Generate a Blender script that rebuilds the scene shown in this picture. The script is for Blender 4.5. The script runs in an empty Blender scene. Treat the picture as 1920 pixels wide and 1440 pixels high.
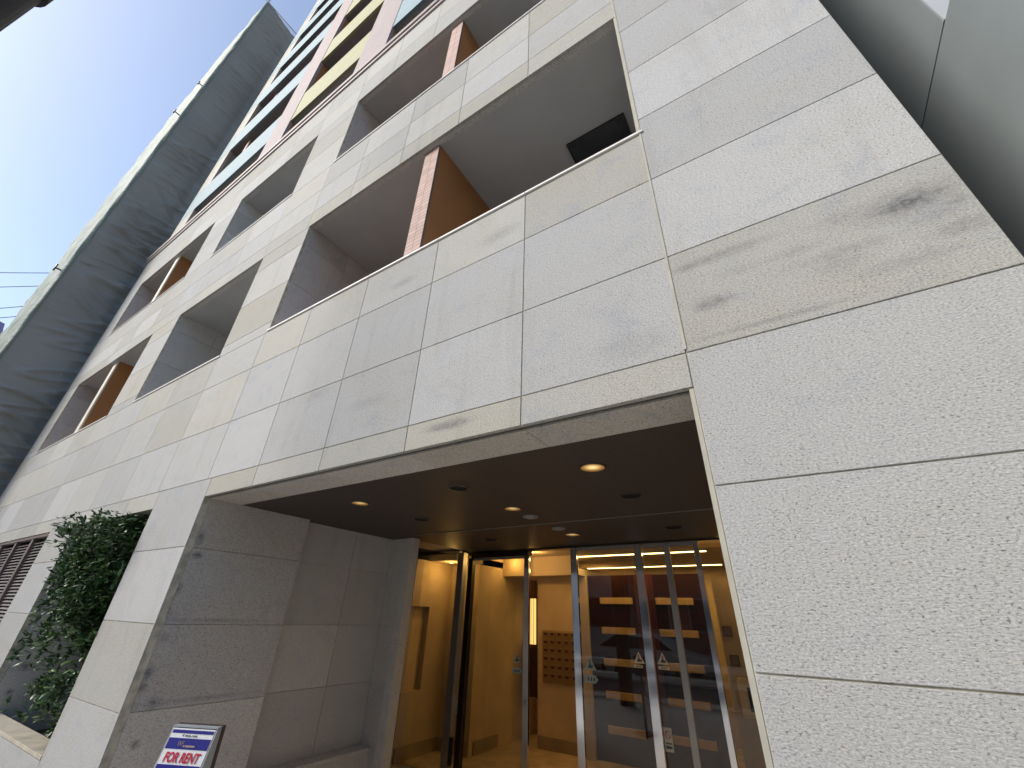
import bpy, bmesh, math, random
from mathutils import Vector, Matrix, noise
random.seed(7)
scene = bpy.context.scene
col = scene.collection

# ------------------------------------------------------------------ camera
cam_d = bpy.data.cameras.new("camera")
cam_d.sensor_fit = 'HORIZONTAL'
cam_d.sensor_width = 36.0
cam_d.lens = 778.9337 / 1920 * 36.0
cam_d.clip_start = 0.05
cam_d.clip_end = 2000
cam = bpy.data.objects.new("camera", cam_d)
col.objects.link(cam)
R = [[0.845689529987203, 0.23998146054349564, 0.4766740159327277],
     [0.5328476963395311, -0.42941818631932194, -0.7291593473061146],
     [0.029707766251916106, 0.8706370770037505, -0.49102803257114225]]
cam.matrix_world = Matrix([R[0] + [0.0], R[1] + [-1.67], R[2] + [1.55], [0, 0, 0, 1]])
scene.camera = cam

# ------------------------------------------------------------------ sky, sun, exposure
SUN = Vector((-0.48, -0.62, 0.56)).normalized()
world = bpy.data.worlds.new("World")
scene.world = world
world.use_nodes = True
wn = world.node_tree
sky = wn.nodes.new('ShaderNodeTexSky')
sky.sky_type = 'NISHITA'
sky.sun_disc = False
sky.sun_elevation = math.asin(SUN.z)
sky.sun_rotation = math.atan2(SUN.x, SUN.y)
sky.altitude = 0
sky.air_density = 1.0
sky.dust_density = 1.7
sky.ozone_density = 1.0
bg = wn.nodes['Background']
wn.links.new(sky.outputs[0], bg.inputs[0])
bg.inputs[1].default_value = 0.15
sd = bpy.data.lights.new("sun", 'SUN')
sd.energy = 2.3
sd.angle = math.radians(32)
sd.color = (1.0, 0.965, 0.895)
so = bpy.data.objects.new("sun", sd)
col.objects.link(so)
so.rotation_euler = SUN.to_track_quat('Z', 'Y').to_euler()
scene.view_settings.view_transform = 'Standard'
scene.view_settings.look = 'None'
scene.view_settings.exposure = 0.68
scene.view_settings.gamma = 1.0

# ------------------------------------------------------------------ helpers: objects
def link(o, parent=None):
    col.objects.link(o)
    if parent is not None:
        o.parent = parent
    return o

def thing(name, label, cat, loc=(0, 0, 0), rz=0.0, group=None):
    o = bpy.data.objects.new(name, None)
    o.empty_display_size = 0.2
    o.location = loc
    o.rotation_euler = (0, 0, rz)
    link(o)
    o['label'] = label
    o['category'] = cat
    if group:
        o['group'] = group
    return o

def tag(o, label, cat, group=None):
    o['label'] = label
    o['category'] = cat
    if group:
        o['group'] = group
    return o

def copy_tree(o, parent=None):
    c = o.copy()
    col.objects.link(c)
    if parent is not None:
        c.parent = parent
    for ch in list(o.children):
        copy_tree(ch, c)
    return c

class MB:
    """collects shapes for one mesh object"""
    def __init__(self, smooth=False):
        self.bm = bmesh.new()
        self.tl = self.bm.loops.layers.color.new('tint')
        self.tint = (0.5, 0.5, 0, 1)
        self.smooth = smooth

    def face(self, vs, t=None):
        try:
            f = self.bm.faces.new(vs)
        except ValueError:
            return None
        for l in f.loops:
            l[self.tl] = t or self.tint
        return f

    def box(self, x0, x1, y0, y1, z0, z1, t=None, M=None):
        if x0 > x1: x0, x1 = x1, x0
        if y0 > y1: y0, y1 = y1, y0
        if z0 > z1: z0, z1 = z1, z0
        P = [(x0, y0, z0), (x1, y0, z0), (x1, y1, z0), (x0, y1, z0), (x0, y0, z1), (x1, y0, z1), (x1, y1, z1), (x0, y1, z1)]
        if M is not None:
            P = [M @ Vector(p) for p in P]
        v = [self.bm.verts.new(p) for p in P]
        for q in ((0, 3, 2, 1), (4, 5, 6, 7), (0, 1, 5, 4), (1, 2, 6, 5), (2, 3, 7, 6), (3, 0, 4, 7)):
            self.face([v[i] for i in q], t)
        return self

    def quad(self, a, b, c, d, t=None):
        self.face([self.bm.verts.new(p) for p in (a, b, c, d)], t)
        return self

    def prism(self, pts, h, axis='z', at=0.0, t=None, M=None):
        """pts 2D outline, extruded by h along axis from at"""
        def p3(p, k):
            if axis == 'z': q = Vector((p[0], p[1], k))
            elif axis == 'y': q = Vector((p[0], k, p[1]))
            else: q = Vector((k, p[0], p[1]))
            return M @ q if M is not None else q
        a = [self.bm.verts.new(p3(p, at)) for p in pts]
        b = [self.bm.verts.new(p3(p, at + h)) for p in pts]
        n = len(pts)
        self.face(a[::-1], t)
        self.face(b, t)
        for i in range(n):
            self.face([a[i], a[(i + 1) % n], b[(i + 1) % n], b[i]], t)
        return self

    def tube(self, path, r, n=10, t=None, cap=True):
        path = [Vector(p) for p in path]
        rs = r if isinstance(r, (list, tuple)) else [r] * len(path)
        rings = []
        for i, p in enumerate(path):
            d = (path[min(i + 1, len(path) - 1)] - path[max(i - 1, 0)]).normalized()
            up = Vector((0, 0, 1)) if abs(d.z) < 0.9 else Vector((1, 0, 0))
            a = d.cross(up).normalized()
            b = d.cross(a).normalized()
            rings.append([self.bm.verts.new(p + rs[i] * (math.cos(2 * math.pi * k / n) * a + math.sin(2 * math.pi * k / n) * b)) for k in range(n)])
        for i in range(len(rings) - 1):
            for k in range(n):
                f = self.face([rings[i][k], rings[i][(k + 1) % n], rings[i + 1][(k + 1) % n], rings[i + 1][k]], t)
                if f: f.smooth = True
        if cap:
            self.face(rings[0][::-1], t)
            self.face(rings[-1], t)
        return self

    def lathe(self, prof, c=(0, 0, 0), n=40, t=None):
        rings = []
        for r, z in prof:
            rings.append([self.bm.verts.new((c[0] + r * math.cos(2 * math.pi * k / n), c[1] + r * math.sin(2 * math.pi * k / n), c[2] + z)) for k in range(n)])
        for i in range(len(rings) - 1):
            for k in range(n):
                f = self.face([rings[i][k], rings[i][(k + 1) % n], rings[i + 1][(k + 1) % n], rings[i + 1][k]], t)
                if f: f.smooth = True
        return self

    def build(self, name, mat, parent=None, fix=True, bevel=0.0):
        if fix:
            bmesh.ops.recalc_face_normals(self.bm, faces=self.bm.faces)
        me = bpy.data.meshes.new(name)
        self.bm.to_mesh(me)
        self.bm.free()
        if self.smooth:
            for p in me.polygons: p.use_smooth = True
        mats = mat if isinstance(mat, (list, tuple)) else [mat]
        for m in mats:
            me.materials.append(m)
        o = bpy.data.objects.new(name, me)
        link(o, parent)
        if bevel:
            b = o.modifiers.new('bevel', 'BEVEL')
            b.width = bevel
            b.segments = 2
            b.limit_method = 'ANGLE'
        return o

# ------------------------------------------------------------------ helpers: materials
class NT:
    def __init__(self, name):
        self.m = bpy.data.materials.new(name)
        self.m.use_nodes = True
        self.t = self.m.node_tree
        self.b = self.t.nodes['Principled BSDF']
        self.out = self.t.nodes['Material Output']
    def n(self, typ, **kw):
        nd = self.t.nodes.new(typ)
        for k, v in kw.items():
            if k.startswith('i_'):
                key = k[2:]
                key = int(key) if key.isdigit() else key
                nd.inputs[key].default_value = v
            else:
                setattr(nd, k, v)
        return nd
    def l(self, a, b):
        self.t.links.new(a, b)
    def math(self, op, a, b=None, clamp=False):
        nd = self.t.nodes.new('ShaderNodeMath')
        nd.operation = op
        nd.use_clamp = clamp
        for i, v in enumerate((a, b)):
            if v is None: continue
            if isinstance(v, (int, float)): nd.inputs[i].default_value = v
            else: self.l(v, nd.inputs[i])
        return nd.outputs[0]
    def mix(self, fac, a, b, mode='MIX'):
        nd = self.t.nodes.new('ShaderNodeMix')
        nd.data_type = 'RGBA'
        nd.blend_type = mode
        nd.clamp_factor = True
        for sock, v in ((nd.inputs[0], fac), (nd.inputs[6], a), (nd.inputs[7], b)):
            if isinstance(v, (int, float)): sock.default_value = v
            elif isinstance(v, (tuple, list)): sock.default_value = (*v[:3], 1)
            else: self.l(v, sock)
        return nd.outputs[2]
    def pos(self, scale=(1, 1, 1)):
        tc = self.t.nodes.new('ShaderNodeTexCoord')
        mp = self.t.nodes.new('ShaderNodeMapping')
        mp.inputs['Scale'].default_value = scale
        self.l(tc.outputs['Object'], mp.inputs[0])
        return mp.outputs[0]
    def noise(self, vec, scale, detail=3, rough=0.5, dist=0.0):
        nd = self.n('ShaderNodeTexNoise')
        nd.inputs['Scale'].default_value = scale
        nd.inputs['Detail'].default_value = detail
        nd.inputs['Roughness'].default_value = rough
        nd.inputs['Distortion'].default_value = dist
        if vec is not None: self.l(vec, nd.inputs['Vector'])
        return nd.outputs['Fac']
    def ramp(self, fac, lo, hi, a=0.0, b=1.0):
        nd = self.n('ShaderNodeMapRange')
        nd.interpolation_type = 'SMOOTHSTEP'
        nd.inputs[1].default_value = lo
        nd.inputs[2].default_value = hi
        nd.inputs[3].default_value = a
        nd.inputs[4].default_value = b
        self.l(fac, nd.inputs[0])
        return nd.outputs[0]
    def bump(self, h, strength, dist=0.01, prev=None):
        nd = self.n('ShaderNodeBump')
        nd.inputs['Strength'].default_value = strength
        nd.inputs['Distance'].default_value = dist
        self.l(h, nd.inputs['Height'])
        if prev is not None: self.l(prev, nd.inputs['Normal'])
        return nd.outputs['Normal']

def simple(name, colr, rough=0.6, metal=0.0, var=0.12, vscale=4.0, bump=0.0, bscale=60, spec=0.5):
    m = NT(name)
    p = m.pos()
    f = m.noise(p, vscale, 4)
    lo = tuple(c * (1 - var) for c in colr)
    hi = tuple(min(1, c * (1 + var)) for c in colr)
    c = m.mix(m.ramp(f, 0.3, 0.7), lo, hi)
    m.l(c, m.b.inputs['Base Color'])
    m.b.inputs['Roughness'].default_value = rough
    m.b.inputs['Metallic'].default_value = metal
    m.b.inputs['Specular IOR Level'].default_value = spec
    if bump:
        m.l(m.bump(m.noise(p, bscale, 3), bump, 0.005), m.b.inputs['Normal'])
    return m.m

def emit(name, colr, strength):
    m = NT(name)
    e = m.n('ShaderNodeEmission')
    e.inputs[0].default_value = (*colr, 1)
    e.inputs[1].default_value = strength
    m.l(e.outputs[0], m.out.inputs[0])
    return m.m

def stone_mat(name, cool=(0.48, 0.487, 0.49), warm=(0.455, 0.44, 0.375), stains=(), rot='XZ', dark=1.0):
    m = NT(name)
    at = m.n('ShaderNodeAttribute')
    at.attribute_name = 'tint'
    sep = m.n('ShaderNodeSeparateColor')
    m.l(at.outputs['Color'], sep.inputs[0])
    p = m.pos()
    # broad veins: blue grey to beige clouds stretched along the bedding
    cl = m.noise(m.pos((0.9, 0.9, 2.2)), 1.0, 5, 0.6, 1.1)
    cl2 = m.noise(m.pos((2.3, 2.3, 3.0)), 1.3, 4, 0.6, 1.6)
    t = m.math('ADD', sep.outputs[0], m.math('MULTIPLY', m.math('SUBTRACT', cl, 0.5), 1.3), clamp=True)
    base = m.mix(t, cool, warm)
    base = m.mix(m.ramp(cl2, 0.52, 0.75, 0, 0.50), base, (0.36, 0.385, 0.44))
    br = m.math('ADD', 0.79, m.math('MULTIPLY', sep.outputs[1], 0.38))
    # crystals, fine and coarse
    g1 = m.noise(m.pos((1, 1, 1.5)), 120, 2, 0.6)
    g2 = m.noise(m.pos((1, 1, 1.9)), 98, 3, 0.65, 0.3)
    g3 = m.noise(m.pos((1, 1, 2.0)), 26, 4, 0.75)
    base = m.mix(m.ramp(g1, 0.52, 0.66, 0, 0.55), base, (0.70, 0.69, 0.67))
    base = m.mix(m.ramp(g1, 0.46, 0.34, 0, 0.50), base, (0.26, 0.25, 0.25))
    base = m.mix(m.ramp(g3, 0.56, 0.72, 0, 0.30), base, (0.56, 0.48, 0.36))
    sv = m.ramp(cl, 0.35, 0.65, 0.6, 0.95)
    base = m.mix(m.math('MULTIPLY', m.ramp(g2, 0.425, 0.35, 0, 1.0), sv), base, (0.15, 0.14, 0.14))
    # dirt veils running down
    dr = m.noise(m.pos((3.2, 3.2, 0.35)), 1.6, 4, 0.6, 0.4)
    dj = m.noise(m.pos((7.0, 7.0, 0.9)), 1.3, 4, 0.7, 0.2)
    base = m.mix(m.ramp(dj, 0.60, 0.80, 0, 0.22), base, (0.24, 0.23, 0.20))
    base = m.mix(m.ramp(dr, 0.54, 0.78, 0, 0.26), base, (0.27, 0.26, 0.225))
    # stains with places of their own
    acc = None
    if stains:
        geo = m.n('ShaderNodeNewGeometry')
        wob = m.n('ShaderNodeTexNoise')
        wob.inputs['Scale'].default_value = 22
        wob.inputs['Detail'].default_value = 4
        m.l(geo.outputs['Position'], wob.inputs['Vector'])
        off = m.n('ShaderNodeVectorMath', operation='SUBTRACT')
        m.l(wob.outputs['Color'], off.inputs[0])
        off.inputs[1].default_value = (0.5, 0.5, 0.5)
        for (cx, cy, cz, rx, ry, rz, s) in stains:
            a = m.n('ShaderNodeVectorMath', operation='SUBTRACT')
            m.l(geo.outputs['Position'], a.inputs[0])
            a.inputs[1].default_value = (cx, cy, cz)
            b = m.n('ShaderNodeVectorMath', operation='MULTIPLY')
            m.l(a.outputs[0], b.inputs[0])
            b.inputs[1].default_value = (1 / rx, 1 / ry, 1 / rz)
            c = m.n('ShaderNodeVectorMath', operation='MULTIPLY_ADD')
            m.l(off.outputs[0], c.inputs[0])
            c.inputs[1].default_value = (0.6, 0.6, 0.6)
            m.l(b.outputs[0], c.inputs[2])
            d = m.n('ShaderNodeVectorMath', operation='LENGTH')
            m.l(c.outputs[0], d.inputs[0])
            v = m.ramp(d.outputs['Value'], 0.05, 1.35, s, 0.0)
            acc = v if acc is None else m.math('MAXIMUM', acc, v)
        acc = m.math('MULTIPLY', acc, m.ramp(g3, 0.38, 0.62, 0.60, 1.25))
        base = m.mix(acc, base, (0.12, 0.12, 0.135))
    hs = m.n('ShaderNodeHueSaturation')
    m.l(base, hs.inputs['Color'])
    m.l(m.math('MULTIPLY', br, dark), hs.inputs['Value'])
    m.l(hs.outputs[0], m.b.inputs['Base Color'])
    m.b.inputs['Roughness'].default_value = 0.82
    m.b.inputs['Specular IOR Level'].default_value = 0.3
    h = m.math('ADD', m.math('MULTIPLY', g2, 0.7), m.math('MULTIPLY', g1, 0.5))
    h2 = m.noise(m.pos((1, 1, 6.5)), 30, 2, 0.6, 0.8)
    nrm = m.bump(m.math('ADD', h, m.math('MULTIPLY', h2, 0.7)), 0.45, 0.005)
    m.l(nrm, m.b.inputs['Normal'])
    return m.m

def tile_mat(name, colr, grout=None, tw=0.095, th=0.045, gap=0.005, var=0.10, rough=0.45, plane='XZ', offset=0.0):
    m = NT(name)
    tc = m.n('ShaderNodeTexCoord')
    sx = m.n('ShaderNodeSeparateXYZ')
    m.l(tc.outputs['Object'], sx.inputs[0])
    cb = m.n('ShaderNodeCombineXYZ')
    m.l(sx.outputs[{'X': 0, 'Y': 1}[plane[0]]], cb.inputs[0])
    m.l(sx.outputs[2], cb.inputs[1])
    bt = m.n('ShaderNodeTexBrick')
    bt.offset = offset
    bt.squash = 1.0
    m.l(cb.outputs[0], bt.inputs['Vector'])
    bt.inputs['Scale'].default_value = 1.0
    bt.inputs['Brick Width'].default_value = tw + gap
    bt.inputs['Row Height'].default_value = th + gap
    bt.inputs['Mortar Size'].default_value = gap / 2
    bt.inputs['Mortar Smooth'].default_value = 0.3
    bt.inputs['Bias'].default_value = 0.0
    bt.inputs['Color1'].default_value = (*[c * (1 - var) for c in colr], 1)
    bt.inputs['Color2'].default_value = (*[min(1, c * (1 + var)) for c in colr], 1)
    g = grout or tuple(c * 0.55 for c in colr)
    bt.inputs['Mortar'].default_value = (*g, 1)
    dirt = m.noise(m.pos((2.5, 2.5, 0.4)), 1.5, 4)
    c = m.mix(m.ramp(dirt, 0.5, 0.8, 0, 0.22), bt.outputs['Color'], tuple(x * 0.6 for x in colr))
    m.l(c, m.b.inputs['Base Color'])
    m.b.inputs['Roughness'].default_value = rough
    m.b.inputs['Specular IOR Level'].default_value = 0.25
    m.l(m.bump(m.math('SUBTRACT', 1.0, bt.outputs['Fac']), 0.5, 0.003), m.b.inputs['Normal'])
    return m.m

def glass_mat(name, tintc=(0.95, 0.97, 0.95), ior=1.55, gain=1.0, rough=0.0):
    m = NT(name)
    m.t.nodes.remove(m.b)
    tr = m.n('ShaderNodeBsdfTransparent')
    tr.inputs[0].default_value = (*tintc, 1)
    gl = m.n('ShaderNodeBsdfGlossy')
    gl.inputs['Color'].default_value = (1, 1, 1, 1)
    gl.inputs['Roughness'].default_value = rough
    fr = m.n('ShaderNodeFresnel')
    fr.inputs[0].default_value = ior
    geo = m.n('ShaderNodeNewGeometry')
    f = m.math('MULTIPLY', m.math('MULTIPLY', fr.outputs[0], gain, clamp=True), m.math('SUBTRACT', 1.0, geo.outputs['Backfacing']))
    mx = m.n('ShaderNodeMixShader')
    m.l(f, mx.inputs[0])
    m.l(tr.outputs[0], mx.inputs[1])
    m.l(gl.outputs[0], mx.inputs[2])
    m.l(mx.outputs[0], m.out.inputs[0])
    return m.m

FS = [  # stains on the street face: x, y, z, radii, strength
    (0.70, 0, 2.985, 0.20, 9, 0.085, 0.50), (0.69, 0, 2.985, 0.135, 9, 0.060, 0.80), (0.52, 0, 3.02, 0.14, 9, 0.05, 0.22), (0.30, 0, 2.93, 0.14, 9, 0.03, 0.18), (0.74, 0, 2.88, 0.10, 9, 0.05, 0.25), (0.10, 0, 2.93, 0.10, 9, 0.03, 0.16), (0.60, 0, 2.72, 0.20, 9, 0.04, 0.20), (0.80, 0, 2.92, 0.07, 9, 0.04, 0.35), (0.42, 0, 2.80, 0.12, 9, 0.06, 0.18), (0.04, 0, 3.055, 0.24, 9, 0.036, 0.34),
    (-0.10, 0, 3.05, 0.07, 9, 0.028, 0.45), (-0.04, 0, 2.80, 0.10, 9, 0.04, 0.5), (0.78, 0, 2.80, 0.10, 9, 0.05, 0.35),
    (0.45, 0, 2.85, 0.22, 9, 0.035, 0.22), (0.15, 0, 2.63, 0.34, 9, 0.016, 0.30), (-1.53, 0, 2.52, 0.20, 9, 0.035, 0.6),
    (-0.42, 0, 2.70, 0.20, 9, 0.09, 0.18), (-2.3, 0, 2.86, 0.26, 9, 0.06, 0.18), (-1.25, 0, 3.95, 0.20, 9, 0.07, 0.28),
    (-2.2, 0, 3.95, 0.16, 9, 0.05, 0.25), (-3.0, 0, 3.1, 0.16, 9, 0.06, 0.20)]
WS = [(-4.3, 0.09, 2.08, 9, 0.035, 0.07, 0.6), (-4.3, 0.115, 1.94, 9, 0.05, 0.03, 0.75), (-4.3, 0.07, 1.68, 9, 0.035, 0.05, 0.6),
      (-4.3, 0.056, 1.50, 9, 0.05, 0.05, 0.3), (-4.3, 0.085, 1.11, 9, 0.04, 0.05, 0.7), (-4.3, 0.08, 1.02, 9, 0.04, 0.035, 0.6),
      (-4.3, 0.1, 1.34, 9, 0.05, 0.04, 0.3), (-4.3, 0.5, 1.46, 9, 0.5, 0.02, 0.35), (-4.3, 0.5, 0.915, 9, 0.6, 0.02, 0.35),
      (-7.67, 0.19, 0.916, 9, 0.05, 0.05, 0.8), (-7.67, 0.17, 0.68, 9, 0.04, 0.035, 0.8)]
M = {}
M['stone'] = stone_mat('granite_street_face', stains=FS)
M['stone_in'] = stone_mat('granite_reveal_lit', cool=(0.52, 0.51, 0.495), warm=(0.55, 0.51, 0.44), stains=WS, dark=1.18)  # same granite, lighter and warmer: fill light put into its colour
M['grout'] = simple('joint_mortar', (0.50, 0.475, 0.39), 0.9, var=0.25, vscale=12)
M['caulk'] = simple('joint_caulk', (0.42, 0.405, 0.34), 0.8, var=0.08, vscale=8)
M['cap'] = simple('parapet_cap', (0.72, 0.70, 0.67), 0.5, var=0.08, vscale=10)
M['cornice'] = simple('cornice_metal', (0.42, 0.36, 0.34), 0.5, var=0.08)
M['plaster'] = simple('balcony_plaster', (0.46, 0.46, 0.45), 0.9, var=0.05, vscale=1.5)
M['brown'] = simple('partition_paint', (0.38, 0.165, 0.055), 0.8, var=0.06, vscale=2, bump=0.15, bscale=200)
M['pinktile'] = tile_mat('pink_partition_tile', (0.54, 0.38, 0.31), (0.30, 0.20, 0.17), 0.095, 0.045, 0.006, 0.10, 0.6)
M['t_pink'] = tile_mat('pink_tile', (0.37, 0.305, 0.30), None, 0.095, 0.045, 0.005, 0.05, 0.65)
M['t_yellow'] = tile_mat('yellow_tile', (0.39, 0.375, 0.215), None, 0.095, 0.045, 0.005, 0.05, 0.65)
M['t_blue'] = tile_mat('blue_tile', (0.27, 0.365, 0.405), None, 0.095, 0.045, 0.005, 0.05, 0.65)
M['t_pale'] = tile_mat('pale_tile', (0.42, 0.40, 0.345), None, 0.095, 0.045, 0.005, 0.05, 0.65)
M['t_shaded'] = tile_mat('shaded_reveal_tile', (0.30, 0.31, 0.27), (0.12, 0.12, 0.11), 0.095, 0.045, 0.012, 0.06, plane='YZ')  # tile of the reveal with its shade put into the colour
M['chrome'] = simple('polished_steel', (0.75, 0.75, 0.76), 0.08, 1.0, 0.03)
M['steel'] = simple('brushed_steel', (0.42, 0.41, 0.39), 0.35, 0.7, 0.05)
M['darksteel'] = simple('dark_steel', (0.08, 0.075, 0.07), 0.35, 1.0, 0.1)
M['black'] = simple('black_metal', (0.02, 0.022, 0.024), 0.5, 0.0, 0.1)
M['glass'] = glass_mat('door_glass', (0.82, 0.84, 0.82), gain=1.45)
M['glass_side'] = glass_mat('side_glass', (0.85, 0.87, 0.85), gain=1.8)

def ribbed():
    m = NT('ribbed_ceiling_metal')
    p = m.pos()
    w = m.n('ShaderNodeTexWave')
    w.wave_type = 'BANDS'
    w.bands_direction = 'Y'
    w.inputs['Scale'].default_value = 16
    m.l(p, w.inputs['Vector'])
    c = m.mix(w.outputs['Fac'], (0.028, 0.021, 0.017), (0.075, 0.058, 0.048))
    m.l(c, m.b.inputs['Base Color'])
    m.b.inputs['Roughness'].default_value = 0.55
    m.b.inputs['Specular IOR Level'].default_value = 0.4
    m.l(m.bump(w.outputs['Fac'], 0.35, 0.004), m.b.inputs['Normal'])
    return m.m
M['ribbed'] = ribbed()

# ================================================================== GROUND
GZ = -0.15
M['asphalt'] = simple('asphalt', (0.055, 0.055, 0.058), 0.85, var=0.2, vscale=3, bump=0.5, bscale=90)
M['paving'] = tile_mat('sidewalk_paver', (0.30, 0.285, 0.26), (0.15, 0.145, 0.13), 0.295, 0.295, 0.006, 0.12, 0.8)
def paving():
    m = NT('sidewalk_pavers')
    bt = m.n('ShaderNodeTexBrick')
    m.l(m.pos(), bt.inputs['Vector'])
    bt.inputs['Scale'].default_value = 1
    bt.inputs['Brick Width'].default_value = 0.3
    bt.inputs['Row Height'].default_value = 0.15
    bt.inputs['Mortar Size'].default_value = 0.003
    bt.inputs['Color1'].default_value = (0.42, 0.40, 0.37, 1)
    bt.inputs['Color2'].default_value = (0.48, 0.46, 0.43, 1)
    bt.inputs['Mortar'].default_value = (0.12, 0.11, 0.10, 1)
    m.l(bt.outputs['Color'], m.b.inputs['Base Color'])
    m.b.inputs['Roughness'].default_value = 0.85
    return m.m
M['paving'] = paving()
M['earth'] = simple('city_ground', (0.20, 0.19, 0.18), 0.95, var=0.2, vscale=0.3)
M['white_line'] = simple('road_paint', (0.78, 0.78, 0.76), 0.7, var=0.1)
def struct(o):
    o['kind'] = 'structure'
    return o
struct(MB().quad((-900, -900, GZ - 0.17), (900, -900, GZ - 0.17), (900, 900, GZ - 0.17), (-900, 900, GZ - 0.17)).build('ground', M['earth']))
struct(MB().quad((-300, -13.0, GZ - 0.12), (300, -13.0, GZ - 0.12), (300, -4.2, GZ - 0.12), (-300, -4.2, GZ - 0.12)).build('road', M['asphalt']))
b = MB()
for y in (-12.6, -4.6):
    b.quad((-300, y - 0.07, GZ - 0.116), (300, y - 0.07, GZ - 0.116), (300, y + 0.07, GZ - 0.116), (-300, y + 0.07, GZ - 0.116))
for k in range(-20, 20):
    b.quad((k * 8, -8.67, GZ - 0.116), (k * 8 + 5, -8.67, GZ - 0.116), (k * 8 + 5, -8.53, GZ - 0.116), (k * 8, -8.53, GZ - 0.116))
struct(b.build('road_markings', M['white_line']))
struct(MB().box(-300, 300, -4.2, 3.62, GZ - 0.3, GZ).build('sidewalk', M['paving']))
struct(MB().box(-300, 300, -16.0, -13.0, GZ - 0.3, GZ).build('sidewalk_opposite', M['paving']))
b = MB()
for k in range(-60, 60):
    b.box(k * 2 + 0.005, k * 2 + 1.995, -4.35, -4.202, GZ - 0.3, GZ + 0.004)
struct(b.build('kerb', simple('kerb_concrete', (0.38, 0.37, 0.35), 0.9)))

# ================================================================== APARTMENT BUILDING
apt = thing('apartment_building', 'tall apartment block of speckled pale granite below and pink, yellow and blue tiled storeys above', 'building', (-4, 0, 0))
AO = apt.location.copy()
def part(o, name=None):
    """keep world placement when parented to the building's base"""
    o.matrix_parent_inverse = Matrix.Translation(-AO)
    return o

XL, XR = -13.953, 0.853
GAP = 0.0028
def rnd_tint(x, z, warm):
    return (min(1, max(0, warm + random.uniform(-0.22, 0.22))), random.uniform(0.25, 0.75), 0, 1)

cells = []   # x0,x1,z0,z1,warm
def grid(xs, zs, warm):
    for j in range(len(zs) - 1):
        for i in range(len(xs) - 1):
            w = warm[j] if isinstance(warm, (list, tuple)) else warm
            cells.append((xs[i], xs[i + 1], zs[j], zs[j + 1], w))
ZR = [GZ, 0.29, 0.876, 1.428, 1.996, 2.583, 3.160, 3.780, 4.394, 5.008, 5.645, 6.25, 6.86, 7.47, 8.08, 8.69, 9.30, 9.78, 10.262]
# right pier
grid([-0.189, XR], ZR, [0.35, 0.35, 0.3, 0.25, 0.22, 0.95, 0.22, 0.28, 0.22, 0.3, 0.15, 0.3, 0.3, 0.2, 0.3, 0.3, 0.3, 0.3])
# band above the entrance
grid([-4.321, -3.56, -2.70, -1.861, -1.031, -0.189], [2.412, 2.583], 0.9)
CB = [-4.40, -3.56, -2.70, -1.861, -1.031, -0.189]
grid(CB, [2.583, 3.160], 0.05)
grid(CB, [3.160, 3.780], 0.25)
grid(CB, [3.780, 4.235], 0.75)
# pillar left of the entrance
grid([-5.380, -4.321], [GZ, 0.29, 0.876, 1.428, 1.996, 2.583], [0.5, 0.5, 0.85, 0.2, 0.25])
# over the planter niche, below it, next pier
grid([-7.668, -6.90, -6.14, -5.380], [2.403, 2.583], 0.8)
grid([-7.668, -6.52, -5.380], [GZ, 0.47], 0.1)
grid([-8.652, -7.668], [GZ, 0.29, 0.876, 1.428, 1.996, 2.583], [0.4, 0.4, 0.6, 0.2, 0.6])
CL = [XL, -13.45, -12.45, -11.45, -10.45, -9.45, -8.652]
grid(CL, [2.403, 2.583], 0.7)
grid([XL, -13.0], [GZ, 0.29, 0.876, 1.428, 1.996, 2.403], 0.4)
grid([-13.0, -12.0, -11.0, -10.0, -9.3, -8.652], [GZ, 0.6, 1.21], 0.4)
CC = [XL, -13.45, -12.45, -11.45, -10.45, -9.45, -8.45, -7.45, -6.45, -5.45, -4.40]
grid(CC, [2.583, 3.160, 3.780], [0.45, 0.65])
grid(CC, [3.780, 4.235], 0.7)
# piers beside the balcony openings
for z0, z1, zs in ((4.235, 5.951, [4.235, 4.394, 5.008, 5.645, 5.951]), (7.317, 9.014, [7.317, 8.08, 8.69, 9.014])):
    for xs in ([-5.426, -4.344], [-9.079, -7.993], [XL, -13.015]):
        grid(xs, zs, 0.75)
CE = [XL, -13.45, -12.45, -11.45, -10.45, -9.45, -8.45, -7.45, -6.45, -5.45, -4.40, -3.56, -2.70, -1.861, -1.031, -0.189]
grid(CE, [5.951, 6.25, 6.76, 7.317], [0.9, 0.6, 0.8])
grid(CE, [9.014, 9.60, 10.262], [0.85, 0.8])
b = MB()
for x0, x1, z0, z1, w in cells:
    t = rnd_tint(x0, z0, w)
    b.box(x0 + GAP, x1 - GAP, 0.0, 0.03, z0 + GAP, z1 - GAP, t)
cl = part(b.build('stone_cladding', M['stone'], apt, bevel=0.002))

# mortar bed just behind the slab faces, with the same openings
b = MB()
def bed(x0, x1, z0, z1):
    b.box(x0, x1, 0.0065, 0.06, z0, z1)
bed(-0.189, XR, GZ, 10.262)
bed(-4.321, -0.189, 2.4155, 4.235)
bed(-5.380, -4.321, GZ, 4.235)
bed(-7.668, -5.380, 2.4065, 4.235)
bed(-7.668, -5.380, GZ, 0.468)
bed(-8.652, -7.668, GZ, 4.235)
bed(XL, -8.652, 2.4065, 4.235)
bed(XL, -13.0, GZ, 2.403)
bed(-13.0, -8.652, GZ, 1.207)
for z0, z1 in ((4.235, 5.9545), (7.317, 9.0175)):
    for xa, xb in ((-5.426, -4.344), (-9.079, -7.993), (XL, -13.015)):
        bed(xa, xb, z0, z1)
bed(XL, -0.189, 5.9545, 7.317)
bed(XL, -0.189, 9.0175, 10.262)
part(b.build('joint_mortar', M['grout'], apt))

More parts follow.
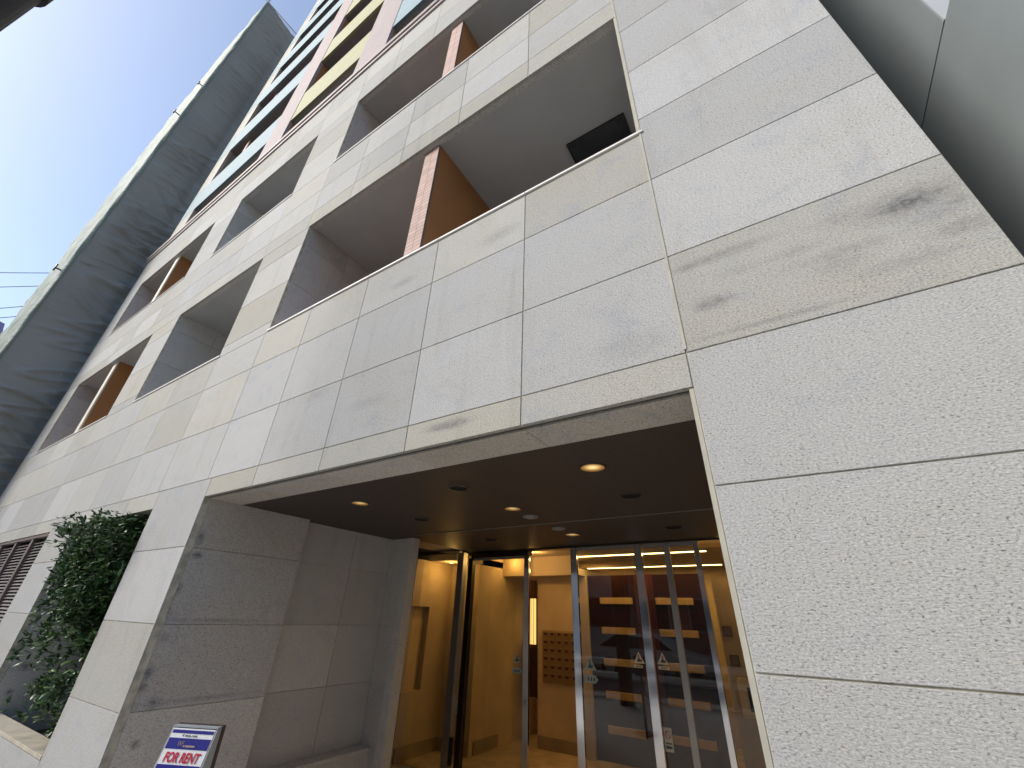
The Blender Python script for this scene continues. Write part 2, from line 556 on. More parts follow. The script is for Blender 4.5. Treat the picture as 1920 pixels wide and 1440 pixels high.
# light caulk strip between pier and openings
b = MB()
b.box(-0.195, -0.183, -0.004, 0.006, 2.6, 10.2)
b.box(-0.208, -0.190, 0.004, 0.03, GZ, 2.408)
b.box(-0.208, -0.190, 0.004, 0.03, 4.27, 5.95)
part(b.build('caulk_strip', M['caulk'], apt))

# ---- carcass: hidden sides, back, roof, floors
b = MB()
b.box(XL, XL + 0.2, 0.065, 9.0, GZ, 10.3)
b.box(XR - 0.2, XR, 0.065, 9.0, GZ, 10.3)
b.box(XL, XR, 8.8, 9.0, GZ, 30.0)
b.box(XL, XR, 1.6, 8.8, 30.0, 30.3)
b.box(-13.02, -12.82, 0.20, 8.8, 10.3, 30.0)
b.box(XR - 0.2, XR, 0.065, 8.8, 10.3, 30.0)
part(b.build('side_wall', simple('painted_concrete', (0.42, 0.40, 0.38), 0.9), apt))

# ---- balconies of the stone storeys
def balcony(x0, x1, z0, z1, px=None, pw=0.2):
    """room behind an opening; z0 sill, z1 head; px = right edge x of a partition"""
    D = 1.35
    w = MB()
    rows = [z for z in ZR if z0 - 0.9 < z < z1 - 0.05]
    zs = [z0 - 1.1] + rows + [z1 + 0.02]
    for ys in ((0.0315 - GAP, 0.62), (0.62, D)):
        for j in range(len(zs) - 1):
            w.box(x0 - 0.06, x0 + 0.001, ys[0] + GAP, ys[1] - GAP, zs[j] + GAP, zs[j + 1] - GAP, rnd_tint(0, 0, 0.5))
    w.box(x0 - 0.08, x0 - 0.006, 0.062, D, z0 - 1.1, z1 + 0.02, (0.9, 0.0, 0, 1))
    part(w.build('balcony_side_wall', M['stone_in'], apt))
    so_ = MB()
    ed = [x0] + [v for v in CE if x0 + 0.2 < v < x1 - 0.2] + [x1]
    for i in range(len(ed) - 1):
        so_.box(ed[i] + 0.0015, ed[i + 1] - 0.0015, 0.031, 0.082, z1 + 0.0012, z1 + 0.0213, rnd_tint(0, 0, 0.8))
    part(so_.build('opening_soffit', M['stone_in'], apt))
    c = MB()
    c.box(x0 - 0.05, x1 + 0.05, 0.062, D, z1 + 0.022, z1 + 0.2)
    c.box(x0 - 0.05, x1 + 0.05, D, D + 0.1, z0 - 1.1, z1 + 0.2)
    c.box(x1, x1 + 0.08, 0.062, D, z0 - 1.1, z1 + 0.021)
    part(c.build('balcony_ceiling', M['plaster'], apt))
    f = MB()
    f.box(x0 - 0.05, x1 + 0.05, 0.062, D, z0 - 1.25, z0 - 1.1)
    f.box(x0, x1, 0.062, 0.2, z0 - 1.1, z0 - 0.02)
    part(f.build('balcony_floor', M['plaster'], apt))
    s = MB()
    edges = [x0]
    x = x0
    marks = [v for v in CE if x0 + 0.2 < v < x1 - 0.2]
    edges = [x0 - 0.02] + marks + [x1 + 0.02]
    for i in range(len(edges) - 1):
        s.box(edges[i] + 0.002, edges[i + 1] - 0.002, -0.012, 0.22, z0 - 0.004, z0 + 0.016)
    part(s.build('parapet_cap', M['cap'], apt, bevel=0.002))
    if px is not None:
        t = MB()
        t.box(px - pw, px, 0.065, 0.09, z0 - 1.0, z1 + 0.021)
        part(t.build('partition_tiles', PT[px], apt))
        q = MB()
        q.box(px - pw + 0.006, px - 0.006, 0.0901, D, z0 - 1.0, z1 + 0.021)
        part(q.build('partition', M['brown'], apt))

def ptile(x):
    m = tile_mat('partition_tile', (0.52, 0.355, 0.30), (0.20, 0.13, 0.11), 0.094, 0.044, 0.006, 0.12, 0.6)
    # shift so that two tiles fit exactly in the width
    nt = m.node_tree
    for nd in nt.nodes:
        if nd.type == 'COMBXYZ':
            src = nd.inputs[0].links[0].from_socket
            ad = nt.nodes.new('ShaderNodeMath')
            ad.operation = 'SUBTRACT'
            ad.inputs[1].default_value = x
            nt.links.new(src, ad.inputs[0])
            nt.links.new(ad.outputs[0], nd.inputs[0])
    return m
PT = {-2.165: ptile(-2.165), -2.18: ptile(-2.18), -10.93: simple('cream_edge_tile', (0.66, 0.60, 0.50), 0.6)}
balcony(-4.344, -0.189, 4.25, 5.951, -2.165)
balcony(-7.993, -5.426, 4.25, 5.951)
balcony(-13.015, -9.079, 4.25, 5.951, -10.93)
balcony(-4.344, -0.189, 7.332, 9.014, -2.18)
balcony(-7.993, -5.426, 7.332, 9.014)
balcony(-13.015, -9.079, 7.332, 9.014, -10.93)

# evacuation hatch in the ceiling of the balcony over the entrance
h = MB()
hx0, hx1, hy0, hy1, hz = -1.01, -0.385, 0.775, 1.30, 5.973
h.box(hx0, hx1, hy0, hy0 + 0.012, hz - 0.030, hz + 0.01)
h.box(hx0, hx1, hy1 - 0.012, hy1, hz - 0.030, hz + 0.01)
h.box(hx0, hx0 + 0.012, hy0 + 0.012, hy1 - 0.012, hz - 0.030, hz + 0.01)
h.box(hx1 - 0.012, hx1, hy0 + 0.012, hy1 - 0.012, hz - 0.030, hz + 0.01)
hf = part(h.build('ceiling_hatch', M['black'], apt))
lid = MB().box(hx0 + 0.016, hx1 - 0.016, hy0 + 0.016, hy1 - 0.016, hz - 0.024, hz + 0.005).build('hatch_lid', simple('hatch_lid_paint', (0.018, 0.022, 0.025), 0.45, 0.0, 0.3, 6), hf, bevel=0.002)
for (lx, ly, a) in ((hx0 + 0.06, hy0 + 0.05, 0.8), (hx1 - 0.06, hy0 + 0.05, -0.8)):
    Mx = Matrix.Translation((lx, ly, hz - 0.031)) @ Matrix.Rotation(a, 4, 'Z')
    MB().box(-0.025, 0.025, -0.006, 0.006, -0.006, 0.006, M=Mx).build('hatch_latch', M['black'], hf)

# ---- cornice
b = MB()
b.box(XL - 0.05, XR, -0.030, 0.10, 10.265, 10.335)
b.box(XL - 0.04, XR, -0.012, 0.10, 10.335, 10.365)
b.box(XL - 0.08, XR, -0.055, 0.16, 10.365, 10.425)
part(b.build('cornice', M['cornice'], apt, bevel=0.003))
part(MB().box(XL - 0.085, XR, -0.060, 0.16, 10.425, 10.445).build('cornice_cap', M['cap'], apt))

# ---- tiled storeys
TL = -13.025
TB = [(11.45, 12.66), (14.27, 15.50), (17.03, 18.25), (19.55, 20.77), (22.20, 23.42), (24.90, 26.12), (27.60, 28.80)]
ZT = 30.0
C1 = (-8.402, -7.482)
C2 = (-5.042, -4.136)
C3 = (-1.72, -0.80)
for c in (C1, C2, C3):
    part(MB().box(c[0], c[1], -0.012, 0.06, 10.446, ZT).build('tile_column', M['t_pink'], apt))
    part(MB().box(c[0] + 0.05, c[1] - 0.004, 0.0605, 1.4, 10.3, ZT).build('column_side_wall', M['brown'], apt))
prev = 10.446
for zb, zt in TB + [(ZT, ZT)]:
    part(MB().box(TL, -12.12, 0.0, 0.06, prev, zb - 0.001).build('end_pier', M['t_pale'], apt))
    prev = zt + 0.001
b = MB()
b.box(TL + 0.22, -12.12, 0.0605, 1.4, 10.3, ZT)
part(b.build('end_pier_side', M['t_shaded'], apt))
for zb, zt in TB:
    part(MB().box(TL, C1[0] - 0.001, -0.003, 0.055, zb, zt).build('spandrel', M['t_blue'], apt))
    part(MB().box(C1[1] + 0.001, C2[0] - 0.001, -0.003, 0.055, zb, zt).build('spandrel', M['t_yellow'], apt))
    part(MB().box(C2[1] + 0.001, C3[0] - 0.001, -0.003, 0.055, zb, zt).build('spandrel', M['t_blue'], apt))
    part(MB().box(C3[1] + 0.001, XR, -0.003, 0.055, zb, zt).build('spandrel', M['t_yellow'], apt))
# recessed balconies of the tower: soffits, back wall, one partition in the left bay
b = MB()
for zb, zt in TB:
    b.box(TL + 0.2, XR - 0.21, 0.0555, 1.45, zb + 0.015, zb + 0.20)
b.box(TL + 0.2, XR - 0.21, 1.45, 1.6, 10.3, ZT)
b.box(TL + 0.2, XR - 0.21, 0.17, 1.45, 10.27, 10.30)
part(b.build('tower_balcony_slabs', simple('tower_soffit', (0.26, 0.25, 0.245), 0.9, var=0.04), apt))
zp = 10.30
for zb, zt in TB:
    part(MB().box(-11.36, -11.19, 0.155, 0.175, zp, zb + 0.02).build('partition_edge', M['pinktile'], apt))
    part(MB().box(-11.355, -11.195, 0.1755, 1.44, zp, zb + 0.02).build('partition', M['brown'], apt))
    zp = zb + 0.205

# ---- planter niche
b = MB()
zs = [0.2, 0.876, 1.428, 1.996, 2.42]
for ya, yb in ((0.062, 0.70), (0.70, 1.25)):
    for j in range(4):
        b.box(-7.728, -7.668, ya + GAP, yb - GAP, zs[j] + GAP, zs[j + 1] - GAP, rnd_tint(0, 0, 0.3))
b.box(-7.75, -7.675, 0.062, 1.25, 0.2, 2.42, (0.9, 0.0, 0, 1))
part(b.build('niche_side_wall', M['stone_in'], apt))
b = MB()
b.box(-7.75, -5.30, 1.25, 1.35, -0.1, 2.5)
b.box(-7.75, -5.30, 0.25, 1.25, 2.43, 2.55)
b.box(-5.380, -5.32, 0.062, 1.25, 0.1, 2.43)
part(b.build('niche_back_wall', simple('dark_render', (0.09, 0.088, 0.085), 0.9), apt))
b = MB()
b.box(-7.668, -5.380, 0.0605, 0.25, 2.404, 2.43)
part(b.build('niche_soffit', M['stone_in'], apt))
b = MB()
b.box(-7.668, -6.53, -0.006, 0.18, 0.472, 0.50)
b.box(-6.526, -5.382, -0.006, 0.18, 0.472, 0.50)
part(b.build('planter_coping', simple('coping_stone', (0.46, 0.42, 0.34), 0.7, var=0.12, vscale=8, bump=0.2), apt, bevel=0.003))
b = MB()
b.box(-7.668, -5.382, 0.062, 0.18, 0.05, 0.471)
part(b.build('planter_wall', M['grout'], apt))
part(MB().box(-7.66, -5.39, 0.181, 1.249, 0.0, 0.30).build('planter_soil', simple('soil', (0.05, 0.038, 0.028), 0.95, var=0.4, vscale=20, bump=0.8, bscale=40), apt))

# ---- louvred window at the left
lw = MB()
lx0, lx1, lz0, lz1 = -13.0, -8.652, 1.21, 2.403
lw.box(lx0, lx1, 0.02, 0.10, lz1 - 0.035, lz1 + 0.003)
lw.box(lx0, lx1, 0.02, 0.10, lz0, lz0 + 0.04)
lw.box(lx1 - 0.03, lx1, 0.02, 0.10, lz0 + 0.04, lz1 - 0.035)
lw.box(lx0, lx0 + 0.03, 0.02, 0.10, lz0 + 0.04, lz1 - 0.035)
for x in (-9.55, -10.45, -11.35, -12.2):
    lw.box(x - 0.05, x + 0.05, 0.035, 0.11, lz0 + 0.04, lz1 - 0.035)
lwo = part(lw.build('louvred_window', simple('window_bronze', (0.16, 0.12, 0.12), 0.4, 0.4, 0.1), apt))
ls = MB()
bays = [lx1 - 0.03, -9.50, -9.60, -10.40, -10.50, -11.30, -11.40, -12.15, -12.25, lx0 + 0.03]
for i in range(0, len(bays), 2):
    xa, xb = bays[i + 1], bays[i]
    z = lz0 + 0.05
    while z < lz1 - 0.06:
        Mx = Matrix.Translation(((xa + xb) / 2, 0.085, z)) @ Matrix.Rotation(math.radians(38), 4, 'X')
        ls.box(-(xb - xa) / 2, (xb - xa) / 2, -0.028, 0.028, -0.003, 0.003, M=Mx)
        z += 0.042
ls.build('louvre_blades', simple('louvre_paint', (0.24, 0.22, 0.215), 0.45, 0.3, 0.06), lwo)
MB().box(lx0, lx1, 0.15, 0.17, lz0, lz1).build('louvre_backing', simple('louvre_void', (0.03, 0.03, 0.03), 0.9), lwo)

# ================================================================== ENTRANCE
CZ = 2.404      # height of the canopy ceiling
# lintel soffit in stone
b = MB()
xs = [-4.321, -3.56, -2.70, -1.861, -1.031, -0.189]
for i in range(5):
    b.box(xs[i] + 0.002, xs[i + 1] - 0.002, 0.045, 0.318, 2.404, 2.43, rnd_tint(0, 0, 0.8))
part(b.build('lintel_soffit', M['stone_in'], apt))
M['groove'] = simple('groove_painted_shade', (0.10, 0.095, 0.08), 0.9)
part(MB().box(-4.321, -0.189, 0.0305, 0.0445, 2.4130, 2.4154).build('lintel_groove', M['groove'], apt))  # dark strip that colours in the shade of the groove
# ribbed ceiling, two sheets with a fine seam
b = MB()
b.box(-4.50, -0.189, 0.3185, 2.235, CZ + 0.004, CZ + 0.03)
b.box(-4.16, -0.189, 2.240, 3.78, CZ + 0.004, CZ + 0.03)
b.box(-4.50, -4.16, 2.240, 2.46, CZ + 0.004, CZ + 0.03)
part(b.build('ribbed_ceiling', M['ribbed'], apt))
b = MB()
b.box(-3.95, -0.189, 2.2352, 2.2398, CZ - 0.003, CZ + 0.02)
part(b.build('ceiling_seam', M['steel'], apt))
b = MB()
b.box(-6.5, XR, 0.07, 8.8, 3.3, 3.45)
part(b.build('floor_slab', M['plaster'], apt))

# left side wall of the porch
b = MB()
Zs = [GZ, 0.29, 0.876, 1.428, 1.996, 2.47]
for j in range(5):
    b.box(-4.40, -4.321, 0.062, 1.065 - GAP, Zs[j] + GAP, Zs[j + 1] - GAP, rnd_tint(0, 0, 0.55))
    b.box(-4.56, -4.45, 1.065 + GAP, 1.80 - GAP, Zs[j] + GAP, Zs[j + 1] - GAP, rnd_tint(0, 0, 0.45))
    b.box(-4.56, -4.45, 1.80 + GAP, 2.40 - GAP, Zs[j] + GAP, Zs[j + 1] - GAP, rnd_tint(0, 0, 0.45))
    b.box(-4.445, -4.20, 2.39, 2.47, Zs[j] + GAP, Zs[j + 1] - GAP, rnd_tint(0, 0, 0.45))
b.box(-4.58, -4.328, 0.062, 1.058, GZ, 2.47, (0.9, 0.0, 0, 1))
b.box(-4.60, -4.457, 1.058, 2.46, GZ, 2.47, (0.9, 0.0, 0, 1))
b.box(-4.445, -4.21, 2.396, 2.465, GZ, 2.47, (0.9, 0.0, 0, 1))
part(b.build('porch_side_wall', M['stone_in'], apt))
b = MB()
b.box(-4.200, -4.07, 2.375, 2.50, GZ, 2.44, (0.8, 0.6, 0, 1))
part(b.build('corner_trim', M['stone_in'], apt, bevel=0.006))
# low ledge along the side wall
b = MB()
b.box(-4.448, -4.265, 1.07, 1.70, 0.292, 0.32, rnd_tint(0, 0, 0.6))
b.box(-4.448, -4.265, 1.704, 2.388, 0.292, 0.32, rnd_tint(0, 0, 0.6))
b.box(-4.448, -4.285, 1.07, 2.388, GZ, 0.291, rnd_tint(0, 0, 0.6))
part(b.build('porch_ledge', M['stone_in'], apt, bevel=0.003))
# inner face of the right pier
b = MB()
for j in range(5):
    for ya, yb in ((0.062, 1.3), (1.3, 2.5), (2.5, 3.8)):
        b.box(-0.189, -0.12, ya + GAP, yb - GAP, Zs[j] + GAP, Zs[j + 1] - GAP, rnd_tint(0, 0, 0.45))
part(b.build('porch_right_wall', M['stone_in'], apt))

# ---- lobby shell
M['lobby_wall'] = simple('lobby_wall_paint', (0.52, 0.41, 0.27), 0.85, var=0.10, vscale=2.5, bump=0.3, bscale=60)
M['lobby_floor'] = simple('lobby_floor_stone', (0.42, 0.34, 0.24), 0.25, var=0.15, vscale=5)
M['lobby_ceil'] = simple('lobby_ceiling_paint', (0.50, 0.42, 0.32), 0.9, var=0.03)
part(MB().box(-6.4, -0.12, 3.62, 8.0, GZ - 0.1, GZ + 0.004).build('lobby_floor', M['lobby_floor'], apt))
b = MB()
b.box(-4.5, -0.12, 3.80, 8.0, 2.50, 2.6)
b.box(-6.4, -4.5, 3.80, 5.2, 2.32, 2.42)
b.box(-4.50, -3.06, 5.2, 8.0, 2.20, 2.3)
b.box(-4.50, -3.06, 5.19, 5.2, 2.20, 2.5)
part(b.build('lobby_ceiling', M['lobby_ceil'], apt))
b = MB()
b.box(-6.4, -4.20, 3.70, 3.72, 2.44, 2.95)          # wall over the side light
b.box(-4.9, -4.15, 2.47, 3.70, 2.46, 2.95)
part(b.build('porch_bulkhead', simple('bulkhead_paint', (0.30, 0.25, 0.20), 0.8), apt))
b = MB()
# left alcove
b.box(-5.175, -5.08, 3.54, 3.94, GZ, 0.60)
b.box(-5.175, -5.08, 3.54, 3.94, 1.67, 2.33)
b.box(-5.175, -5.08, 3.94, 4.42, GZ, 2.33)
b.box(-5.26, -5.18, 3.50, 3.98, 0.5, 1.8)
b.box(-5.16, -4.50, 4.42, 4.50, GZ, 2.33)
b.box(-4.58, -4.50, 4.50, 5.13, GZ, 2.5)
b.box(-4.58, -3.98, 5.15, 5.23, 2.2, 2.5)
b.box(-4.50, -3.985, 6.3, 6.38, GZ, 2.2)
b.box(-4.58, -4.50, 5.13, 6.3, GZ, 2.2)
b.box(-3.985, -3.05, 5.48, 5.60, GZ, 2.2)            # mailbox wall
b.box(-3.20, -3.05, 5.44, 5.48, GZ, 2.2)
b.box(-4.6, -0.12, 7.6, 7.7, GZ, 2.6)                # back wall
b.box(-0.98, -0.12, 4.60, 4.72, GZ, 2.06)            # entry screen wall
b.box(-0.20, -0.12, 3.80, 7.6, GZ, 2.6)
b.box(-4.6, -4.52, 6.4, 7.6, GZ, 2.6)
b.box(-6.4, -6.32, 2.5, 4.5, GZ, 2.45)
part(b.build('lobby_walls', M['lobby_wall'], apt))
M['skirt'] = simple('skirting_stone', (0.30, 0.23, 0.15), 0.4)
for x0, x1, y0, y1 in ((-5.075, -5.055, 3.55, 4.415), (-4.495, -4.475, 4.51, 5.12), (-3.985, -3.21, 5.455, 5.475)):
    part(MB().box(x0, x1, y0, y1, GZ + 0.005, GZ + 0.16).build('skirting', M['skirt'], apt))
part(MB().box(-5.05, -4.51, 4.395, 4.415, GZ + 0.005, GZ + 0.16).build('skirting', M['skirt'], apt))

# ---- glazed front: header, fixed lights and sliding doors
GY = 3.70
b = MB()
b.box(-4.10, -3.115, GY - 0.05, GY + 0.06, 2.315, 2.402)
b.box(-3.115, -0.20, GY - 0.05, GY + 0.06, 2.376, 2.402)
hd = part(b.build('door_header', simple('header_steel', (0.16, 0.145, 0.13), 0.12, 1.0, 0.03), apt, bevel=0.002))
b = MB()
b.box(-5.4, -4.345, GY - 0.03, GY + 0.03, 2.395, 2.432)
b.build('side_light_head', M['chrome'], hd)

def pane(x0, x1, y, z0, z1, name, parent, m='glass'):
    return MB().box(x0, x1, y - 0.004, y + 0.004, z0, z1).build(name, M[m], parent)

def stile(x0, x1, y0, y1, z0, z1, parent, m='chrome', name='stile'):
    return MB().box(x0, x1, y0, y1, z0, z1).build(name, M[m], parent, bevel=0.0015)

sl = part(stile(-4.355, -4.245, GY - 0.05, GY + 0.05, GZ, 2.40, apt, 'steel', 'fixed_glazing'))
pane(-5.40, -4.3555, GY, GZ, 2.395, 'glass_pane', sl, 'glass_side')
pane(-4.2445, -4.155, GY, GZ, 2.40, 'glass_pane', sl, 'glass_side')
stile(-4.155, -4.075, GY - 0.04, GY + 0.04, GZ, 2.315, sl, 'darksteel', 'glazing_post')

def door(x0, x1, y, stiles, dz=2.375):
    d = part(MB().box(x0, x1, y - 0.012, y + 0.012, dz - 0.03, dz).build('sliding_door', M['steel'], apt))
    MB().box(x0, x1, y - 0.012, y + 0.012, GZ + 0.006, GZ + 0.06).build('bottom_rail', M['steel'], d)
    pane(x0, x1, y, GZ + 0.06, dz - 0.03, 'glass_pane', d)
    for (a, c, mm) in stiles:
        stile(a, c, y - 0.022, y + 0.022, GZ + 0.006, dz, d, mm)
    return d
d1 = door(-4.074, -3.195, GY, [(-3.195, -3.118, 'chrome')], 2.314)
d2 = door(-2.405, -1.645, GY, [(-2.49, -2.405, 'chrome'), (-1.645, -1.555, 'chrome')])
d3 = door(-1.55, -0.965, GY + 0.045, [(-1.30, -1.235, 'steel'), (-0.965, -0.91, 'chrome')])
d4 = part(pane(-0.905, -0.20, GY + 0.02, GZ, 2.312, 'fixed_pane', apt))

# handles, notices on the glass
M['sticker'] = simple('sticker_film', (0.34, 0.42, 0.40), 0.5, var=0.05)
M['sticker_w'] = simple('sticker_white', (0.62, 0.60, 0.55), 0.5, var=0.05)
M['sticker_o'] = simple('sticker_cream', (0.75, 0.62, 0.42), 0.5, var=0.05)
M['ink'] = simple('sticker_ink', (0.05, 0.09, 0.11), 0.6, var=0.05)
def tri_sticker(x, z, s, y, parent, mm='sticker'):
    o = MB().prism([(x - s, z - s * 0.8), (x + s, z - s * 0.8), (x, z + s * 1.0)], -0.001, 'y', y - 0.005).build('warning_sticker', M[mm], parent)
    i = MB()
    yy = y - 0.0065
    i.box(x - 0.006, x + 0.006, yy - 0.0008, yy, z - s * 0.1, z + s * 0.55)
    i.prism([(x - 0.028, z - s * 0.55), (x + 0.028, z - s * 0.55), (x + 0.01, z - s * 0.05), (x - 0.01, z - s * 0.05)], -0.0008, 'y', yy)
    i.box(x + 0.022, x + 0.032, yy - 0.0008, yy, z - s * 0.5, z - s * 0.1)
    i.build('warning_figure', M['ink'], o)
def bar_sticker(x, z, w, h, y, parent, mm='sticker'):
    k = h / 2
    pts = [(x - w, z - k), (x + w - k, z - k), (x + w, z), (x + w - k, z + k), (x - w, z + k)]
    o = MB().prism(pts, -0.001, 'y', y - 0.005).build('push_sticker', M[mm], parent)
    i = MB()
    for dx in (-0.4, 0.0, 0.42):
        i.prism([(x + dx * w - 0.008, z - k * 0.45), (x + dx * w + 0.008, z - k * 0.45), (x + dx * w + 0.008, z + k * 0.45), (x + dx * w - 0.008, z + k * 0.45)], -0.0008, 'y', y - 0.0065)
    i.build('push_lettering', M['ink'], o)
tri_sticker(-3.29, 1.11, 0.055, GY, d1)
bar_sticker(-3.285, 0.98, 0.07, 0.06, GY, d1)
tri_sticker(-2.30, 1.12, 0.075, GY, d2)
bar_sticker(-2.292, 0.975, 0.085, 0.075, GY, d2)
tri_sticker(-1.72, 1.21, 0.06, GY, d2, 'sticker_o')
tri_sticker(-1.475, 1.215, 0.06, GY + 0.045, d3, 'sticker_o')
bar_sticker(-1.47, 1.135, 0.06, 0.028, GY + 0.045, d3, 'sticker_o')
bar_sticker(-1.73, 1.135, 0.05, 0.028, GY, d2, 'sticker_o')
# round pull marker on the side light
o = MB().prism([(-4.205, 0.45), (-4.165, 0.45), (-4.165, 0.60), (-4.205, 0.60)], -0.001, 'y', GY - 0.005).build('sensor_sticker', M['sticker'], sl)
MB().box(-4.235, -4.19, GY - 0.06, GY - 0.03, -0.05, 0.22).build('door_handle', M['black'], sl)
# no smoking notice
ns = MB().box(-1.555, -1.475, GY + 0.045 - 0.006, GY + 0.045 - 0.0045, 0.44, 0.63).build('no_smoking_notice', M['sticker_w'], d3)
M['red'] = simple('notice_red', (0.35, 0.10, 0.10), 0.6)
rg = MB()
for k in range(24):
    a0, a1 = 2 * math.pi * k / 24, 2 * math.pi * (k + 1) / 24
    rg.quad(*[(-1.515 + r * math.cos(a), GY + 0.0382, 0.575 + r * math.sin(a)) for r, a in ((0.026, a0), (0.032, a0), (0.032, a1), (0.026, a1))])
rg.box(-1.515 - 0.028, -1.515 + 0.028, GY + 0.0378, GY + 0.0384, 0.572, 0.578, M=Matrix.Translation((-1.515, 0, 0.575)) @ Matrix.Rotation(0.8, 4, 'Y') @ Matrix.Translation((1.515, 0, -0.575)))
rg.build('no_smoking_symbol', M['red'], ns)
tx = MB()
tx.box(-1.545, -1.485, GY + 0.0378, GY + 0.0385, 0.50, 0.512)
tx.box(-1.545, -1.485, GY + 0.0378, GY + 0.0385, 0.465, 0.485)
tx.build('notice_lettering', M['ink'], ns)

# ---- porch downlights and detectors: things of their own hung in the ceiling
M['lamp_on'] = None
def warm_reflector():
    m = NT('lamp_reflector_gold')
    m.b.inputs['Base Color'].default_value = (0.80, 0.50, 0.22, 1)
    m.b.inputs['Metallic'].default_value = 1.0
    m.b.inputs['Roughness'].default_value = 0.35
    return m.m
M['reflector'] = warm_reflector()
M['bulb'] = emit('fill_lamp_glow', (1.0, 0.58, 0.20), 9.0)
M['trim_dark'] = simple('downlight_trim', (0.03, 0.025, 0.022), 0.4)
def downlight(x, y, r, on, label, lit=0.45):
    t = thing('downlight', label, 'ceiling light', (x, y, CZ + 0.004), 0, 'round downlights in the dark porch ceiling')
    MB().lathe([(r * 0.84, 0.001), (r * 0.86, -0.006), (r, -0.006), (r * 1.02, 0.001)]).build('trim_ring', M['trim_dark'], t)
    if on:
        MB().lathe([(r * 0.84, -0.001), (r * 0.80, 0.0012)]).build('rim', M['reflector'], t)
        bw = MB().lathe([(r * 0.84, -0.0055), (r * 0.80, -0.002), (r * 0.70, -0.0012), (r * 0.0, -0.001)])
        bw.build('lamp_disc', disc_mat(lit, r), t)
        ld = bpy.data.lights.new('downlight_lamp', 'SPOT')
        ld.energy = 6 * lit + 1
        ld.color = (1.0, 0.60, 0.26)
        ld.spot_size = math.radians(120)
        ld.spot_blend = 0.8
        ld.shadow_soft_size = 0.05
        lo = bpy.data.objects.new('lamp', ld)
        link(lo, t)
        lo.location = (0, 0, -0.02)
    else:
        MB().lathe([(r * 0.84, -0.0055), (r * 0.82, -0.001), (0.0, -0.0008)]).build('unlit_recess', M['void'], t)
    return t
M['void'] = simple('unlit_recess', (0.004, 0.004, 0.004), 0.9)
def disc_mat(lit, r):
    m = NT('lit_lamp_disc')
    tc = m.n('ShaderNodeTexCoord')
    vl = m.n('ShaderNodeVectorMath', operation='LENGTH')
    m.l(tc.outputs['Object'], vl.inputs[0])
    f = m.ramp(vl.outputs['Value'], 0.0, r * 0.95, 1.0, 0.0)
    c = m.mix(f, (0.55, 0.26, 0.07), (1.0, 0.68, 0.28))
    e = m.n('ShaderNodeEmission')
    m.l(c, e.inputs[0])
    m.l(m.math('ADD', 0.22 * (0.5 + lit * 0.5), m.math('MULTIPLY', f, 0.62 * lit)), e.inputs[1])
    m.l(e.outputs[0], m.out.inputs[0])
    return m.m
downlight(-0.960, 0.775, 0.090, True, 'largest and brightest glowing downlight, nearest the street at the right of the porch ceiling', 1.0)
downlight(-2.050, 0.770, 0.082, False, 'unlit black downlight nearest the street in the middle of the porch ceiling')
downlight(-3.177, 0.775, 0.085, True, 'glowing downlight nearest the street at the left of the porch ceiling')
downlight(-3.150, 1.535, 0.085, False, 'unlit black downlight in the second row at the left of the porch ceiling')
downlight(-2.040, 1.530, 0.085, True, 'glowing downlight in the middle row of the porch ceiling beside a smoke detector')
downlight(-0.965, 1.545, 0.085, False, 'unlit black downlight in the second row at the right of the porch ceiling')
downlight(-2.100, 2.915, 0.095, True, 'small glowing downlight closest above the glass doors')
downlight(-0.975, 2.915, 0.10, False, 'unlit black downlight above the glass doors at the right')
downlight(-3.190, 2.850, 0.10, False, 'unlit black downlight above the glass doors at the left')
M['det'] = simple('detector_plastic', (0.22, 0.22, 0.21), 0.4, var=0.03)
for (x, y, lb) in ((-2.056, 1.88, 'pale round smoke detector nearer the street on the dark porch ceiling'), (-2.077, 2.514, 'pale round smoke detector nearer the glass doors on the dark porch ceiling')):
    t = thing('smoke_detector', lb, 'smoke detector', (x, y, CZ + 0.004), 0, 'smoke detectors on the porch ceiling')
    MB().lathe([(0.072, 0), (0.072, -0.010), (0.06, -0.015), (0.0, -0.015)]).build('detector_base', M['det'], t)
    MB().lathe([(0.04, -0.014), (0.036, -0.022), (0.0, -0.024)]).build('sensor_head', M['det'], t)

# ---- lobby contents
def strip_light(x0, x1, y, label):
    t = thing('strip_light', label, 'ceiling light', ((x0 + x1) / 2, y, 2.495), 0, 'strip lights on the lobby ceiling')
    w = (x1 - x0) / 2
    MB().box(-w, w, -0.045, 0.045, -0.012, 0.004).build('light_trough', M['steel'], t)
    MB().box(-w + 0.01, w - 0.01, -0.035, 0.035, -0.018, -0.0125).build('light_tube', emit('strip_glow', (1.0, 0.66, 0.25), 7.0), t)
    ld = bpy.data.lights.new('strip_lamp', 'AREA')
    ld.shape = 'RECTANGLE'
    ld.size = 2 * w
    ld.size_y = 0.1
    ld.energy = 9.5
    ld.color = (1.0, 0.55, 0.15)
    lo = bpy.data.objects.new('lamp', ld)
    link(lo, t)
    lo.location = (0, 0, -0.03)
strip_light(-3.56, -1.065, 5.25, 'long glowing strip light on the lobby ceiling, the one nearer the glass doors')
strip_light(-3.655, -1.115, 6.98, 'long glowing strip light on the lobby ceiling, the one farther from the doors')
